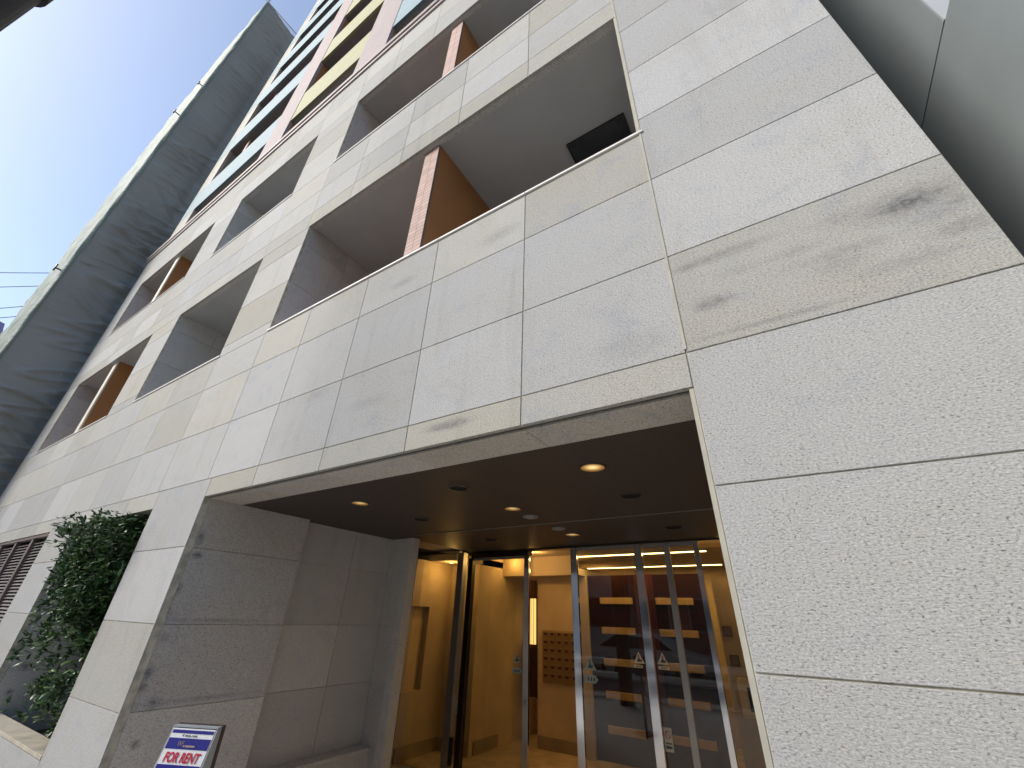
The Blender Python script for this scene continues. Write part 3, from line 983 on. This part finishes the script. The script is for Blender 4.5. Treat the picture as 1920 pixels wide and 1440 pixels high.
for i, (x, y, e) in enumerate(((-4.75, 3.98, 9), (-4.25, 5.0, 6), (-3.6, 4.6, 11), (-0.7, 4.25, 8))):  # lamps added to brighten the lobby, no such fittings seen there
    t = thing('lobby_fill_lamp', ['added fill lamp over the left alcove behind the side glass', 'added fill lamp before the passage beside the mailboxes', 'added fill lamp lighting the mailbox wall', 'added fill lamp over the intercom wall at the right of the lobby'][i], 'ceiling light', (x, y, 2.31 if i == 0 else 2.495), 0, 'added fill lamps in the lobby')
    MB().lathe([(0.05, 0), (0.05, -0.006), (0.04, -0.006)]).build('trim_ring', M['steel'], t)
    MB().lathe([(0.04, -0.004), (0.0, -0.004)]).build('lamp_disc', M['bulb'], t)
    ld = bpy.data.lights.new('lobby_fill_light', 'POINT')
    ld.energy = e * 0.5
    ld.color = (1.0, 0.55, 0.15)
    ld.shadow_soft_size = 0.06
    lo = bpy.data.objects.new('lamp', ld)
    link(lo, t)
    lo.location = (0, 0, -0.07)

mb = thing('mailbox_bank', 'wall bank of small mailboxes in six rows with dark handles behind the doors', 'mailboxes', (-3.56, 5.455, 0.69))
MB().box(-0.325, 0.325, 0.0, 0.03, -0.02, 0.705).build('mailbox_frame', simple('mailbox_frame', (0.33, 0.24, 0.12), 0.5), mb)
dm = simple('mailbox_door', (0.30, 0.20, 0.09), 0.4, 0.3, 0.1)
hm = simple('mailbox_knob', (0.06, 0.012, 0.010), 0.4)
mdoor = MB().box(0, 0.118, -0.012, 0.0, 0, 0.104).build('mailbox_door', dm, mb, bevel=0.002)
mh = MB().prism([(0.025, 0.088), (0.093, 0.088), (0.080, 0.062), (0.066, 0.055), (0.052, 0.055), (0.038, 0.062)], -0.012, 'y', -0.0125).build('knob', hm, mdoor)
first = True
for r in range(6):
    for c in range(5):
        d = mdoor if first else mdoor.copy()
        if not first:
            col.objects.link(d)
            d.parent = mb
            k = mh.copy()
            col.objects.link(k)
            k.parent = d
        first = False
        d.location = (-0.315 + c * 0.126, -0.002, 0.01 + r * 0.114)

# dark feature screen with pale slots
sc = thing('lobby_screen', 'large dark maroon freestanding screen with ten pale timber bars behind the glass doors', 'screen wall', (-2.15, 5.5, GZ))
mar = simple('maroon_lacquer', (0.022, 0.006, 0.005), 0.22, var=0.2)
MB().box(-0.885, 0.90, 0, 0.09, 0.005, 2.36).build('screen_panel', mar, sc)
MB().box(-0.10, 0.20, -0.05, -0.001, 0.3, 2.36).build('screen_spine', simple('spine_lacquer', (0.05, 0.012, 0.008), 0.25), sc)
wd = simple('pale_timber', (0.42, 0.29, 0.13), 0.5, var=0.15, vscale=6)
for z in (1.84, 1.43, 1.02, 0.617, 0.217):
    for x0, x1 in ((-0.685, -0.15), (0.205, 0.745)):
        MB().box(x0, x1, -0.03, -0.001, z - GZ - 0.045, z - GZ + 0.045).build('timber_bar', wd, sc, bevel=0.003)

ic = thing('intercom_pedestal', 'cream wall intercom box with a dark screen at the right of the lobby', 'intercom', (-0.72, 4.598, 0.68))
MB().prism([(-0.175, 0.0), (0.16, 0.0), (0.16, 0.36), (-0.16, 0.36), (-0.175, 0.34)], -0.06, 'y', 0).build('intercom_case', simple('intercom_cream', (0.88, 0.74, 0.52), 0.5), ic, bevel=0.006)
MB().box(-0.085, 0.12, -0.066, -0.0605, 0.06, 0.28).build('intercom_screen', simple('intercom_glass', (0.03, 0.025, 0.02), 0.15), ic)
for k, (x, z, lb) in enumerate(((-0.90, 1.49, 'upper small dark framed notice on the wall right of the screen'), (-0.88, 1.20, 'middle small dark framed notice on the wall right of the screen'))):
    t = thing('framed_notice', lb, 'notice', (x, 4.598, z), 0, 'framed notices by the intercom')
    MB().box(-0.05, 0.05, -0.015, 0, -0.055, 0.055).build('notice_frame', simple('notice_frame', (0.10, 0.07, 0.04), 0.5), t)
    MB().box(-0.038, 0.038, -0.018, -0.0155, -0.042, 0.042).build('notice_sheet', simple('notice_sheet', (0.16, 0.13, 0.09), 0.5), t)
wl = thing('wall_lamp', 'tall glowing slatted wall lamp in the passage left of the mailboxes', 'wall lamp', (-4.30, 5.86, 1.16))
for k in range(3):
    MB().box(-0.075 + k * 0.055, -0.052 + k * 0.055, -0.02, 0.02, 0, 0.72).build('lamp_tube', emit('tube_glow', (1.0, 0.55, 0.16), 0.9), wl)
MB().box(-0.10, 0.10, 0.021, 0.05, -0.03, 0.75).build('lamp_frame', M['darksteel'], wl)
MB().box(-0.10, 0.10, -0.02, 0.05, -0.75, -0.04).build('lamp_plinth', mar, wl)

# ================================================================== FOR RENT SIGN
sg = thing('for_rent_sign', 'silver brochure stand with a blue and white FOR RENT panel beside the stone porch wall', 'sign stand', (-3.035, -0.22, GZ), math.radians(27))
W = 0.245
T, B0, DP = 1.140, 0.86, 0.075      # top, bottom and forward lean of the face
alu = simple('sign_aluminium', (0.50, 0.54, 0.57), 0.35, 0.3, 0.04)
def fy(z): return -DP * (T - z) / (T - B0)
pw = MB()
for x0, x1 in ((-0.006, 0.0), (W, W + 0.006)):
    pw.prism([(-DP, B0), (0.03, B0), (0.03, T), (0.0, T)], x1 - x0, 'x', x0)
pw.box(-0.006, W + 0.006, -0.002, 0.030, T + 0.0005, T + 0.007)
pw.box(0.0, W, -DP, 0.03, B0 - 0.006, B0 - 0.0005)
case = pw.build('sign_case', alu, sg)
MB().box(-0.008, W + 0.010, 0.0305, 0.055, B0 - 0.02, T + 0.010).build('sign_back', simple('sign_back_brown', (0.07, 0.05, 0.05), 0.5), sg)
MB().tube([(W / 2, 0.04, 0.02), (W / 2, 0.04, B0 - 0.02)], 0.02).build('sign_post', M['steel'], sg)
MB().box(W / 2 - 0.16, W / 2 + 0.16, -0.14, 0.22, 0.0, 0.02).build('sign_foot', M['darksteel'], sg, bevel=0.004)
def fbox(x0, x1, z0, z1, lift, m, name, parent):
    q = MB()
    q.quad((x0, fy(z0) - lift, z0), (x1, fy(z0) - lift, z0), (x1, fy(z1) - lift, z1), (x0, fy(z1) - lift, z1))
    o = q.build(name, m, parent, fix=False)
    s = o.modifiers.new('thick', 'SOLIDIFY')
    s.thickness = 0.0008
    return o
wht = simple('sign_white', (0.80, 0.81, 0.83), 0.4, var=0.02)
nvy = simple('sign_navy', (0.012, 0.014, 0.22), 0.4, var=0.05)
redm = simple('sign_red', (0.55, 0.01, 0.035), 0.4, var=0.05)
gld = simple('sign_gold', (0.42, 0.34, 0.24), 0.4, var=0.05)
pn = fbox(0.002, W - 0.002, B0 + 0.003, T - 0.003, 0.002, wht, 'sign_panel', sg)
fbox(0.005, W - 0.006, T - 0.022, T - 0.009, 0.0035, nvy, 'navy_band', pn)
fbox(0.004, W - 0.005, T - 0.083, T - 0.041, 0.0035, nvy, 'navy_band', pn)
fbox(0.004, W - 0.005, B0 + 0.005, T - 0.141, 0.0035, nvy, 'navy_band', pn)
def text(s, x, z, size, m, name, parent, shear=0.0, lift=0.005, xs=1.0, bold=0.0):
    cu = bpy.data.curves.new(name, 'FONT')
    cu.body = s
    cu.size = size
    cu.shear = shear
    cu.extrude = 0.0005
    cu.offset = bold
    cu.align_x = 'CENTER'
    to = bpy.data.objects.new(name, cu)
    col.objects.link(to)
    dg = bpy.context.evaluated_depsgraph_get()
    me = bpy.data.meshes.new_from_object(to.evaluated_get(dg))
    bpy.data.objects.remove(to)
    for v in me.vertices:
        x_, z_, d_ = v.co.x * xs, v.co.y, v.co.z
        v.co = Vector((x + x_, fy(z + z_) - lift - d_, z + z_))
    me.materials.clear()
    me.materials.append(m)
    o = bpy.data.objects.new(name, me)
    link(o, parent)
    return o
text('FOR RENT', W / 2 - 0.002, T - 0.131, 0.052, redm, 'for_rent_lettering', pn, 0.12, xs=0.80, bold=0.0012)
text('WF', W / 2 - 0.040, T - 0.072, 0.030, gld, 'emblem', pn, 0.1, xs=0.75, bold=-0.0004)
def dashes(x, z, ws, h, m, name):
    q = MB()
    for w_ in ws:
        if w_ > 0:
            q.quad((x, fy(z) - .005, z), (x + w_, fy(z) - .005, z), (x + w_, fy(z + h) - .005, z + h), (x, fy(z + h) - .005, z + h))
        x += abs(w_)
    return q.build(name, m, pn, fix=False)
dashes(W / 2 - 0.022, T - 0.074, [.008, -.004, .006, -.001, .008, -.001, .010, -.001, .009, -.001, .007, -.001, .008], 0.007, gld, 'emblem_lettering')
dashes(W / 2 - 0.034, T - 0.034, [.008, -.001, .006, -.001, .007, -.001, .006, -.006, .004, -.004, .007, -.001, .006, -.001, .008], 0.006, M['ink'], 'small_lettering')
o = MB()
o.prism([(W / 2 - 0.052, T - 0.033), (W / 2 - 0.047, T - 0.034), (W / 2 - 0.040, T - 0.024), (W / 2 - 0.044, T - 0.024), (W / 2 - 0.049, T - 0.031), (W / 2 - 0.051, T - 0.026)], -0.001, 'y', fy(T - 0.03) - 0.004)
o.build('small_emblem', M['ink'], pn)

# ================================================================== SHRUB IN THE NICHE
def leaf_mat():
    m = NT('camellia_leaf')
    at = m.n('ShaderNodeAttribute')
    at.attribute_name = 'tint'
    sep = m.n('ShaderNodeSeparateColor')
    m.l(at.outputs['Color'], sep.inputs[0])
    c = m.mix(sep.outputs[0], (0.028, 0.072, 0.024), (0.13, 0.21, 0.065))
    m.l(c, m.b.inputs['Base Color'])
    m.b.inputs['Roughness'].default_value = 0.36
    m.b.inputs['Specular IOR Level'].default_value = 0.5
    return m.m
sh = thing('shrub', 'dense glossy evergreen shrub growing out of the stone planter niche', 'shrub', (-6.2, 0.55, 0.30))
fol = MB()
rs = random.Random(3)
def leaf(p, d, up, L, wd_, tc_):
    d = d.normalized()
    s = d.cross(up)
    if s.length < 1e-4: s = d.cross(Vector((1, 0, 0)))
    s.normalize()
    n = s.cross(d).normalized()
    a = fol.bm.verts.new(p)
    b1 = fol.bm.verts.new(p + d * L * 0.35 + s * wd_ - n * wd_ * 0.25)
    b2 = fol.bm.verts.new(p + d * L * 0.72 + s * wd_ * 0.8 - n * wd_ * 0.35)
    c1 = fol.bm.verts.new(p + d * L * 0.35 - s * wd_ - n * wd_ * 0.25)
    c2 = fol.bm.verts.new(p + d * L * 0.72 - s * wd_ * 0.8 - n * wd_ * 0.35)
    m1 = fol.bm.verts.new(p + d * L * 0.35 + n * wd_ * 0.15)
    m2 = fol.bm.verts.new(p + d * L * 0.72 + n * wd_ * 0.1)
    e = fol.bm.verts.new(p + d * L - n * wd_ * 0.5)
    for q in ((a, b1, m1), (b1, b2, m2, m1), (b2, e, m2), (a, m1, c1), (m1, m2, c2, c1), (m2, e, c2)):
        f = fol.face(list(q), tc_)
        if f: f.smooth = True
stems = MB()
base = Vector((0, 0, 0))
tips = []
def inside(p):
    x, y, z = p
    wx, wy, wz = x - 6.2, y + 0.55, z + 0.30
    if wz > 2.37 and wy > -0.04: return False
    if wz > 2.36: return False
    if wx > -5.40 and wy > -0.06: return False
    if wx > -5.52 and wy <= -0.06: return False
    h = (wz - 0.35) / 2.0
    left = -5.86 - 1.30 * min(1, max(0, h)) ** 0.75 + 0.14 * math.sin(wz * 9) + 0.09 * math.sin(wz * 21 + 1)
    if wx < left: return False
    if wy > 1.2: return False
    front = -0.02 - 0.30 * min(1, max(0, h)) + 0.08 * math.sin(wx * 11 + wz * 7)
    if wy < front: return False
    if wy < 0.22 and wz < 0.68: return False
    return wz > 0.36
def grow(p, d, L, r, depth):
    pts = [p.copy()]
    q = p.copy()
    for k in range(4):
        d = (d + Vector((rs.uniform(-.16, .16), rs.uniform(-.16, .16), rs.uniform(-.05, .16)))).normalized()
        q2 = q + d * L / 4
        if not inside(q2) and depth: break
        if not inside(q2) and q2.z > 1.5: break
        q = q2
        pts.append(q.copy())
        if depth >= 1: tips.append((q.copy(), d.copy()))
    if len(pts) < 3: return
    stems.tube(pts, [r * (1 - 0.15 * i) for i in range(len(pts))], 6)
    if depth < 3:
        for k in range(4 if depth else 6):
            t = rs.uniform(0.35, 1.0)
            i = min(len(pts) - 2, int(t * 4))
            pp = pts[i].lerp(pts[i + 1], 0.5)
            nd = (d + Vector((rs.uniform(-1, 1), rs.uniform(-1, .9), rs.uniform(-.2, .8)))).normalized()
            grow(pp, nd, L * rs.uniform(.45, .65), r * .55, depth + 1)
for (x, y, dx, dy, L) in ((-0.05, 0.0, -.05, -.05, 1.25), (0.25, 0.05, .1, -.05, 1.5), (0.35, 0.2, .05, 0, 1.7), (-0.3, .15, -.25, -.12, 1.35), (0.1, -.1, -.15, -.3, 1.1), (0.45, -.1, .06, -.12, 1.0), (0.0, 0.1, -.12, -.1, 1.75)):
    grow(Vector((x, y, 0.0)), Vector((dx, dy, 1)), L, 0.018, 0)
nl = 0
def spray(p, d):
    global nl
    k = rs.randint(5, 9)
    for i in range(k):
        dd = (d * 0.6 + Vector((rs.uniform(-1, 1), rs.uniform(-1.1, .9), rs.uniform(-.7, .9)))).normalized()
        pp = p + Vector((rs.uniform(-.03, .03), rs.uniform(-.03, .03), rs.uniform(-.04, .04)))
        g = rs.random() ** 1.6
        leaf(pp, dd, Vector((rs.uniform(-.5, .5), rs.uniform(-.5, .5), 1)).normalized(), rs.uniform(.04, .085), rs.uniform(.011, .019), (g, 0.5, 0, 1))
        nl += 1
for p, d in tips:
    if inside(p): spray(p, d)
# outer shell of sprays so the crown reads full but ragged
for k in range(9000):
    p = Vector((rs.uniform(-1.3, .85), rs.uniform(-.95, .5), rs.uniform(0.05, 2.07)))
    if not inside(p): continue
    f = noise.noise(p * 3.2 + Vector((3, 1, 7)))
    if f < -0.24: continue
    spray(p, Vector((rs.uniform(-1, 1), -1, rs.uniform(-.3, .8))))
    if nl > 30000: break
fol.build('foliage', leaf_mat(), sh, fix=False)
stems.build('stems', simple('bark', (0.12, 0.085, 0.06), 0.85, var=0.2, vscale=20), sh)

# ================================================================== WRAPPED BUILDING AT THE LEFT
wb = thing('wrapped_building', 'tall neighbouring building wrapped in wrinkled dark grey scaffold sheeting', 'building', (-14.5, -1.2, GZ))
WB = wb.location.copy()
def wpart(o):
    o.matrix_parent_inverse = Matrix.Translation(-WB)
    return o
def cloth(fn, nu, nv, name, mat):
    bm = bmesh.new()
    g = [[bm.verts.new(fn(i / nu, j / nv)) for j in range(nv + 1)] for i in range(nu + 1)]
    for i in range(nu):
        for j in range(nv):
            f = bm.faces.new((g[i][j], g[i + 1][j], g[i + 1][j + 1], g[i][j + 1]))
            f.smooth = True
    me = bpy.data.meshes.new(name)
    bm.to_mesh(me)
    bm.free()
    me.materials.append(mat)
    o = bpy.data.objects.new(name, me)
    link(o, wb)
    return wpart(o)
def clothmat(name, colr, alpha_holes=False):
    m = NT(name)
    p = m.pos()
    a = m.noise(m.pos((1, 0.8, 0.9)), 0.6, 3, 0.5, 0.2)
    c = m.mix(m.ramp(a, 0.3, 0.7), tuple(x * 0.93 for x in colr), tuple(x * 1.07 for x in colr))
    # worn pale scuffs
    s = m.noise(m.pos((1, 3.0, 1.6)), 2.6, 5, 0.7, 0.3)
    c = m.mix(m.ramp(s, 0.68, 0.74, 0, 0.45), c, tuple(min(1, x * 1.9) for x in colr))
    m.l(c, m.b.inputs['Base Color'])
    m.b.inputs['Roughness'].default_value = 0.62
    m.b.inputs['Specular IOR Level'].default_value = 0.35
    m.l(m.bump(m.noise(m.pos((1, 0.8, 3.2)), 3.0, 4, 0.55, 0.2), 0.45, 0.05), m.b.inputs['Normal'])
    return m.m
TH = 1.8
SY0, SY1, SZ1 = -1.24, 7.5, 26.0
def face_fn(u, v):
    z = GZ + v * (SZ1 - GZ)
    y = SY0 + u * (SY1 - SY0)
    q = Vector((y, z, 0))
    ph = (z / TH) % 1.0
    bel = math.sin(math.pi * ph)                      # each tier bellies between its ties
    low = max(0.30, min(1.0, (20 - z) / 8))
    wv = 0.35 * noise.noise(Vector((y * 0.5, z * 0.45, 7.0)))
    w = noise.noise(Vector((y * 0.33 + 3, z * 1.55 + 0.45 * y + wv * 2.2, 1.3)))
    w2 = noise.noise(Vector((y * 0.55, z * 3.0 - 0.55 * y + 2 + wv * 3, 4.1)))
    w3 = noise.noise(Vector((y * 0.8, z * 0.25, 9.0)))
    w4 = noise.noise(Vector((y * 0.45, z * 0.6, 2.0)))
    rid = max(0, 1 - abs(w) * 6.0) ** 1.3
    rid2 = max(0, 1 - abs(w2) * 5.0) ** 1.3
    am = 0.5 + 0.5 * min(1, max(0, w4 * 2 + 0.5))
    d = 0.04 * bel * low + (0.16 * rid + 0.09 * rid2) * low * am + 0.10 * w3
    pinch = math.exp(-((y + 0.0) / 0.10) ** 2) * 0.04
    fade = min(1.0, u * 16)
    x = -14.455 + d * fade - pinch
    zz = z
    if v > 0.995:                                     # top hem sags between the rails
        zz = z - 0.0
    yy = y
    if z > 24.0:
        sag = 0.28 * math.sin(math.pi * min(1, max(0, (y - SY0) / 3.6))) * ((z - 24.0) / 2.0)
        zz = z - sag
    return (x, yy, zz)
M['sheet'] = clothmat('scaffold_sheet_dark', (0.28, 0.29, 0.28))
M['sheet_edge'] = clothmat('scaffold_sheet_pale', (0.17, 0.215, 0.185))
cloth(face_fn, 110, 760, 'scaffold_sheet', M['sheet'])
def edge_fn(u, v):
    z = GZ + v * (SZ1 - GZ)
    b_ = math.sin(math.pi * ((z / TH) % 1.0))
    w = 0.016 * noise.noise(Vector((z * 1.6, u * 2, 0)))
    ang = u * math.pi * 0.5
    r = 0.10 + 0.010 * b_ + w
    return (-14.545 + r * math.cos(ang), SY0 + 0.03 - r * math.sin(ang) * 0.9, z)
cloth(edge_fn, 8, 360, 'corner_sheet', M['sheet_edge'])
def front_fn(u, v):
    z = GZ + v * (SZ1 - GZ)
    x = -14.56 - u * 9
    w = 0.08 * noise.noise(Vector((x * 0.9, z * 2.4, 5)))
    return (x + 0.02, SY0 - 0.055 + w * min(1, u * 10), z)
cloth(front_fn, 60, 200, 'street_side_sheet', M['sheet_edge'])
b = MB()
b.box(-24, -14.75, -0.9, 9, GZ, 25.2)
wpart(b.build('wrapped_core', simple('core_concrete', (0.35, 0.34, 0.32), 0.9), wb))
b = MB()
b.tube([(-14.5, SY0, 25.0), (-14.5, SY0 - 0.02, 27.3)], 0.03, 8)
wpart(b.build('scaffold_pole', M['steel'], wb))
b = MB()
b.tube([(-14.46, SY0 - 0.1, 26.05), (-14.46, 3.6, 26.05)], 0.024, 8)
b.tube([(-14.46, 0.9, 25.6), (-14.46, 0.9, 26.5)], 0.024, 8)
wpart(b.build('scaffold_rail', M['steel'], wb))
for k in range(1, 6):
    z = k * 5.4 - 1.2
    b = MB()
    b.tube([(-14.40, SY0 + 0.1, z), (-14.40, 1.2, z), (-14.40, 5.0, z)], 0.006, 5)
    wpart(b.build('lacing_cord', simple('lacing_cord', (0.20, 0.22, 0.235), 0.8), wb))
b = MB()
for (z, y) in ((9.2, -1.42), (16.6, -1.46), (18.6, -1.42)):
    b.tube([(-14.58, -1.2, z), (-14.58, y, z)], 0.02, 6)
    b.tube([(-14.58, y, z - 0.1), (-14.58, y, z + 0.12)], 0.018, 6)
wpart(b.build('scaffold_stub', M['darksteel'], wb))

# ================================================================== GREY NEIGHBOUR AT THE RIGHT
gb = thing('grey_building', 'smooth dark grey panelled wall of the neighbouring building at the upper right', 'building', (1.3, 0, GZ))
GB = gb.location.copy()
def gpart(o):
    o.matrix_parent_inverse = Matrix.Translation(-GB)
    return o
def greywall():
    m = NT('grey_wall_panel')
    n1 = m.noise(m.pos((0.6, 0.6, 0.9)), 1.2, 4, 0.6, 0.6)
    c = m.mix(m.ramp(n1, 0.3, 0.7), (0.26, 0.29, 0.295), (0.30, 0.335, 0.345))
    m.l(c, m.b.inputs['Base Color'])
    m.b.inputs['Roughness'].default_value = 0.38
    m.b.inputs['Specular IOR Level'].default_value = 0.55
    m.l(m.bump(m.noise(m.pos(), 140, 2), 0.12, 0.002), m.b.inputs['Normal'])
    return m.m
M['greywall'] = greywall()
b = MB()
b.box(1.2, 6.0, -1.6, 6, GZ, 4.058)
gpart(b.build('lower_wall', M['greywall'], gb, bevel=0.004))
b = MB()
b.box(1.2, 6.0, 0.112, 6, 4.066, 14)
gpart(b.build('upper_wall', M['greywall'], gb))
b = MB()
b.box(1.198, 6.0, 0.10, 0.1115, 4.062, 14)
gpart(b.build('white_front_panel', simple('white_panel', (0.42, 0.44, 0.46), 0.5, var=0.04), gb))

# ================================================================== UTILITY POLE, WIRES
d = Vector((-0.9766, -0.2152, 0))
pp = Vector((0, -1.67, 0)) + d * 4.3
side = Vector((-0.2152, 0.9766, 0))      # picture right of the view direction
ctr = pp - side * 0.155
po = thing('utility_pole', 'thick dark utility pole cut off by the upper left corner of the picture', 'pole', (ctr.x, ctr.y, GZ))
MB().tube([(0, 0, 0), (0, 0, 4), (0, 0, 9.5)], [0.165, 0.155, 0.14], 24).build('pole_shaft', simple('pole_paint', (0.018, 0.017, 0.02), 0.55, 0.2, 0.2), po)
MB().tube([(0, 0, 6.05), (0, 0, 6.30)], 0.178, 24).build('pole_band', M['darksteel'], po)

def wire(p0, p1, sag, r, label):
    b = MB()
    pts = []
    for k in range(25):
        t = k / 24
        p = Vector(p0).lerp(Vector(p1), t)
        p.z -= sag * 4 * t * (1 - t)
        pts.append(p)
    b.tube(pts, r, 5)
    o = b.build('overhead_wire', M['wire'])
    tag(o, label, 'wire', 'overhead wires at the left')
M['wire'] = simple('wire_rubber', (0.12, 0.12, 0.15), 0.6)
def wz(y, a, b_):   # line through (y,z) pairs
    return a[1] + (b_[1] - a[1]) * (y - a[0]) / (b_[0] - a[0])
for (a, b_, lb) in (((-2.386, 13.332), (-1.005, 14.462), 'thin overhead wire against the sky, topmost of the four'),
                    ((-2.128, 12.749), (-1.053, 13.660), 'thin overhead wire against the sky, second from the top'),
                    ((-1.750, 11.898), (-1.049, 12.546), 'thin overhead wire against the sky, third from the top'),
                    ((-1.582, 11.520), (-1.018, 12.020), 'thin overhead wire against the sky, lowest of the four')):
    y0, y1 = -7.0, 1.5
    wire((-25, y0, wz(y0, a, b_) + 0.15), (-25, y1, wz(y1, a, b_) + 0.15), 0.10, 0.016, lb)

# far building at the left edge
fb = thing('distant_building', 'distant purple grey building at the left edge below the wires', 'building', (-55, -6, GZ))
MB().box(-5, 5, -8, 6.1, 0, 19.15).build('wall', simple('far_wall', (0.20, 0.16, 0.26), 0.8), fb)
MB().prism([(-8.2, 19.16), (5.5, 19.16), (4.9, 21.6), (-8.2, 24)], 9, 'x', -4.5).build('roof', simple('far_roof', (0.26, 0.22, 0.42), 0.7), fb)

# ================================================================== STREET SIDE SEEN IN THE GLASS
def opposite(name, x0, x1, h, colr, label, nx, nz, wc=(0.06, 0.07, 0.08)):
    t = thing(name, label, 'building', ((x0 + x1) / 2, -17, GZ))
    w = (x1 - x0) / 2
    MB().box(-w, w, -9, 0, 0, h).build('wall', simple('opposite_wall', colr, 0.85, var=0.06), t)
    MB().box(-w - 0.1, w + 0.1, -9.1, 0.12, h + 0.001, h + 0.35).build('roof', simple('opposite_roof', tuple(c * .7 for c in colr), 0.85), t)
    gm = simple('opposite_window', wc, 0.1)
    fm = simple('opposite_frame', (0.5, 0.5, 0.5), 0.5)
    px = 2 * w / nx
    pz = (h - 1.0) / nz
    f0 = None
    for i in range(nx):
        for j in range(nz):
            if f0 is None:
                f0 = MB().box(-px * .32, px * .32, 0.001, 0.06, 0, pz * .55).build('window', fm, t)
                g0 = MB().box(-px * .29, px * .29, 0.061, 0.07, pz * .03, pz * .52).build('pane', gm, f0)
                f = f0
            else:
                f = f0.copy(); col.objects.link(f); f.parent = t
                g = g0.copy(); col.objects.link(g); g.parent = f
            f.location = (-w + px * (i + .5), 0, 0.9 + pz * (j + .15))
    return t
opposite('opposite_building', -34, -20, 14, (0.55, 0.50, 0.44), 'beige building across the street, reflected at the far left of the entrance glass', 5, 4)
opposite('opposite_building', -19.6, -9, 10, (0.62, 0.62, 0.62), 'pale grey building across the street, reflected in the entrance glass', 4, 3)
opposite('opposite_building', -8.6, 2, 12.5, (0.40, 0.24, 0.17), 'red brown building across the street, reflected in the right doors', 4, 4)
opposite('opposite_building', 2.4, 22, 15, (0.60, 0.57, 0.52), 'cream building across the street behind the photographer, right of the red brown one', 6, 5)

gr = thing('guard_rail', 'white steel guard rail along the kerb, reflected in the entrance doors', 'guard rail', (-8, -3.9, GZ))
wm = simple('rail_white', (0.85, 0.86, 0.88), 0.35, var=0.04)
for z in (0.46, 0.76):
    MB().tube([(-14, 0, z), (14, 0, z)], 0.07, 10).build('rail', wm, gr)
p0 = MB().tube([(0, 0, 0), (0, 0, 0.84)], 0.05, 10).build('post', wm, gr)
p0.location = (-14, 0, 0)
for k in range(1, 15):
    c = p0.copy(); col.objects.link(c); c.parent = gr
    c.location = (-14 + k * 2, 0, 0)

def car(x, y, colr, label, van=False):
    t = thing('parked_car', label, 'van' if van else 'car', (x, y, GZ - 0.116), 0, 'vehicles on the street behind the photographer')
    if van: t.name = 'parked_van'
    paint = NT('car_paint')
    paint.b.inputs['Base Color'].default_value = (*colr, 1)
    paint.b.inputs['Roughness'].default_value = 0.25
    paint.b.inputs['Coat Weight'].default_value = 0.6
    if van:
        prof = [(-2.2, .35), (2.1, .35), (2.25, .6), (2.15, .95), (1.7, 1.15), (1.15, 1.85), (.9, 1.93), (-2.1, 1.93), (-2.25, 1.7)]
        gl = [(1.55, 1.15), (1.08, 1.78), (-1.95, 1.78), (-2.0, 1.2)]
    else:
        prof = [(-2.15, .35), (2.1, .35), (2.2, .55), (2.1, .78), (1.25, .92), (.55, 1.38), (.2, 1.45), (-1.0, 1.45), (-1.35, 1.38), (-1.95, 1.0), (-2.2, .9)]
        gl = [(1.05, .95), (.48, 1.33), (-1.1, 1.36), (-1.75, .98)]
    bd = MB().prism(prof, 1.66, 'y', -0.83).build('body', paint.m, t, bevel=0.05)
    gm = simple('car_glass', (0.02, 0.025, 0.03), 0.05)
    MB().prism(gl, 1.68, 'y', -0.84).build('windows', gm, t)
    ty = simple('tyre_rubber', (0.02, 0.02, 0.02), 0.8)
    rm = simple('rim_alloy', (0.5, 0.5, 0.5), 0.3, 0.8)
    for wx in (-1.35, 1.35):
        for s in (-1, 1):
            w = MB().tube([(wx, s * 0.66, .32), (wx, s * 0.86, .32)], .32, 24).build('wheel', ty, t)
            MB().tube([(wx, s * 0.861, .32), (wx, s * 0.875, .32)], .20, 16).build('rim', rm, w)
    for s in (-1, 1):
        MB().box(2.0, 2.18, s * .62 - .14, s * .62 + .14, .62, .74).build('headlight', simple('lamp_lens', (0.8, 0.8, 0.8), 0.1), t)
    return t
car(-5.6, -9.9, (0.75, 0.76, 0.78), 'white saloon car standing in the far lane, reflected in the right doors')
car(-11.8, -9.6, (0.70, 0.72, 0.74), 'silver grey van in the far lane behind the white car, reflected in the doors', True)
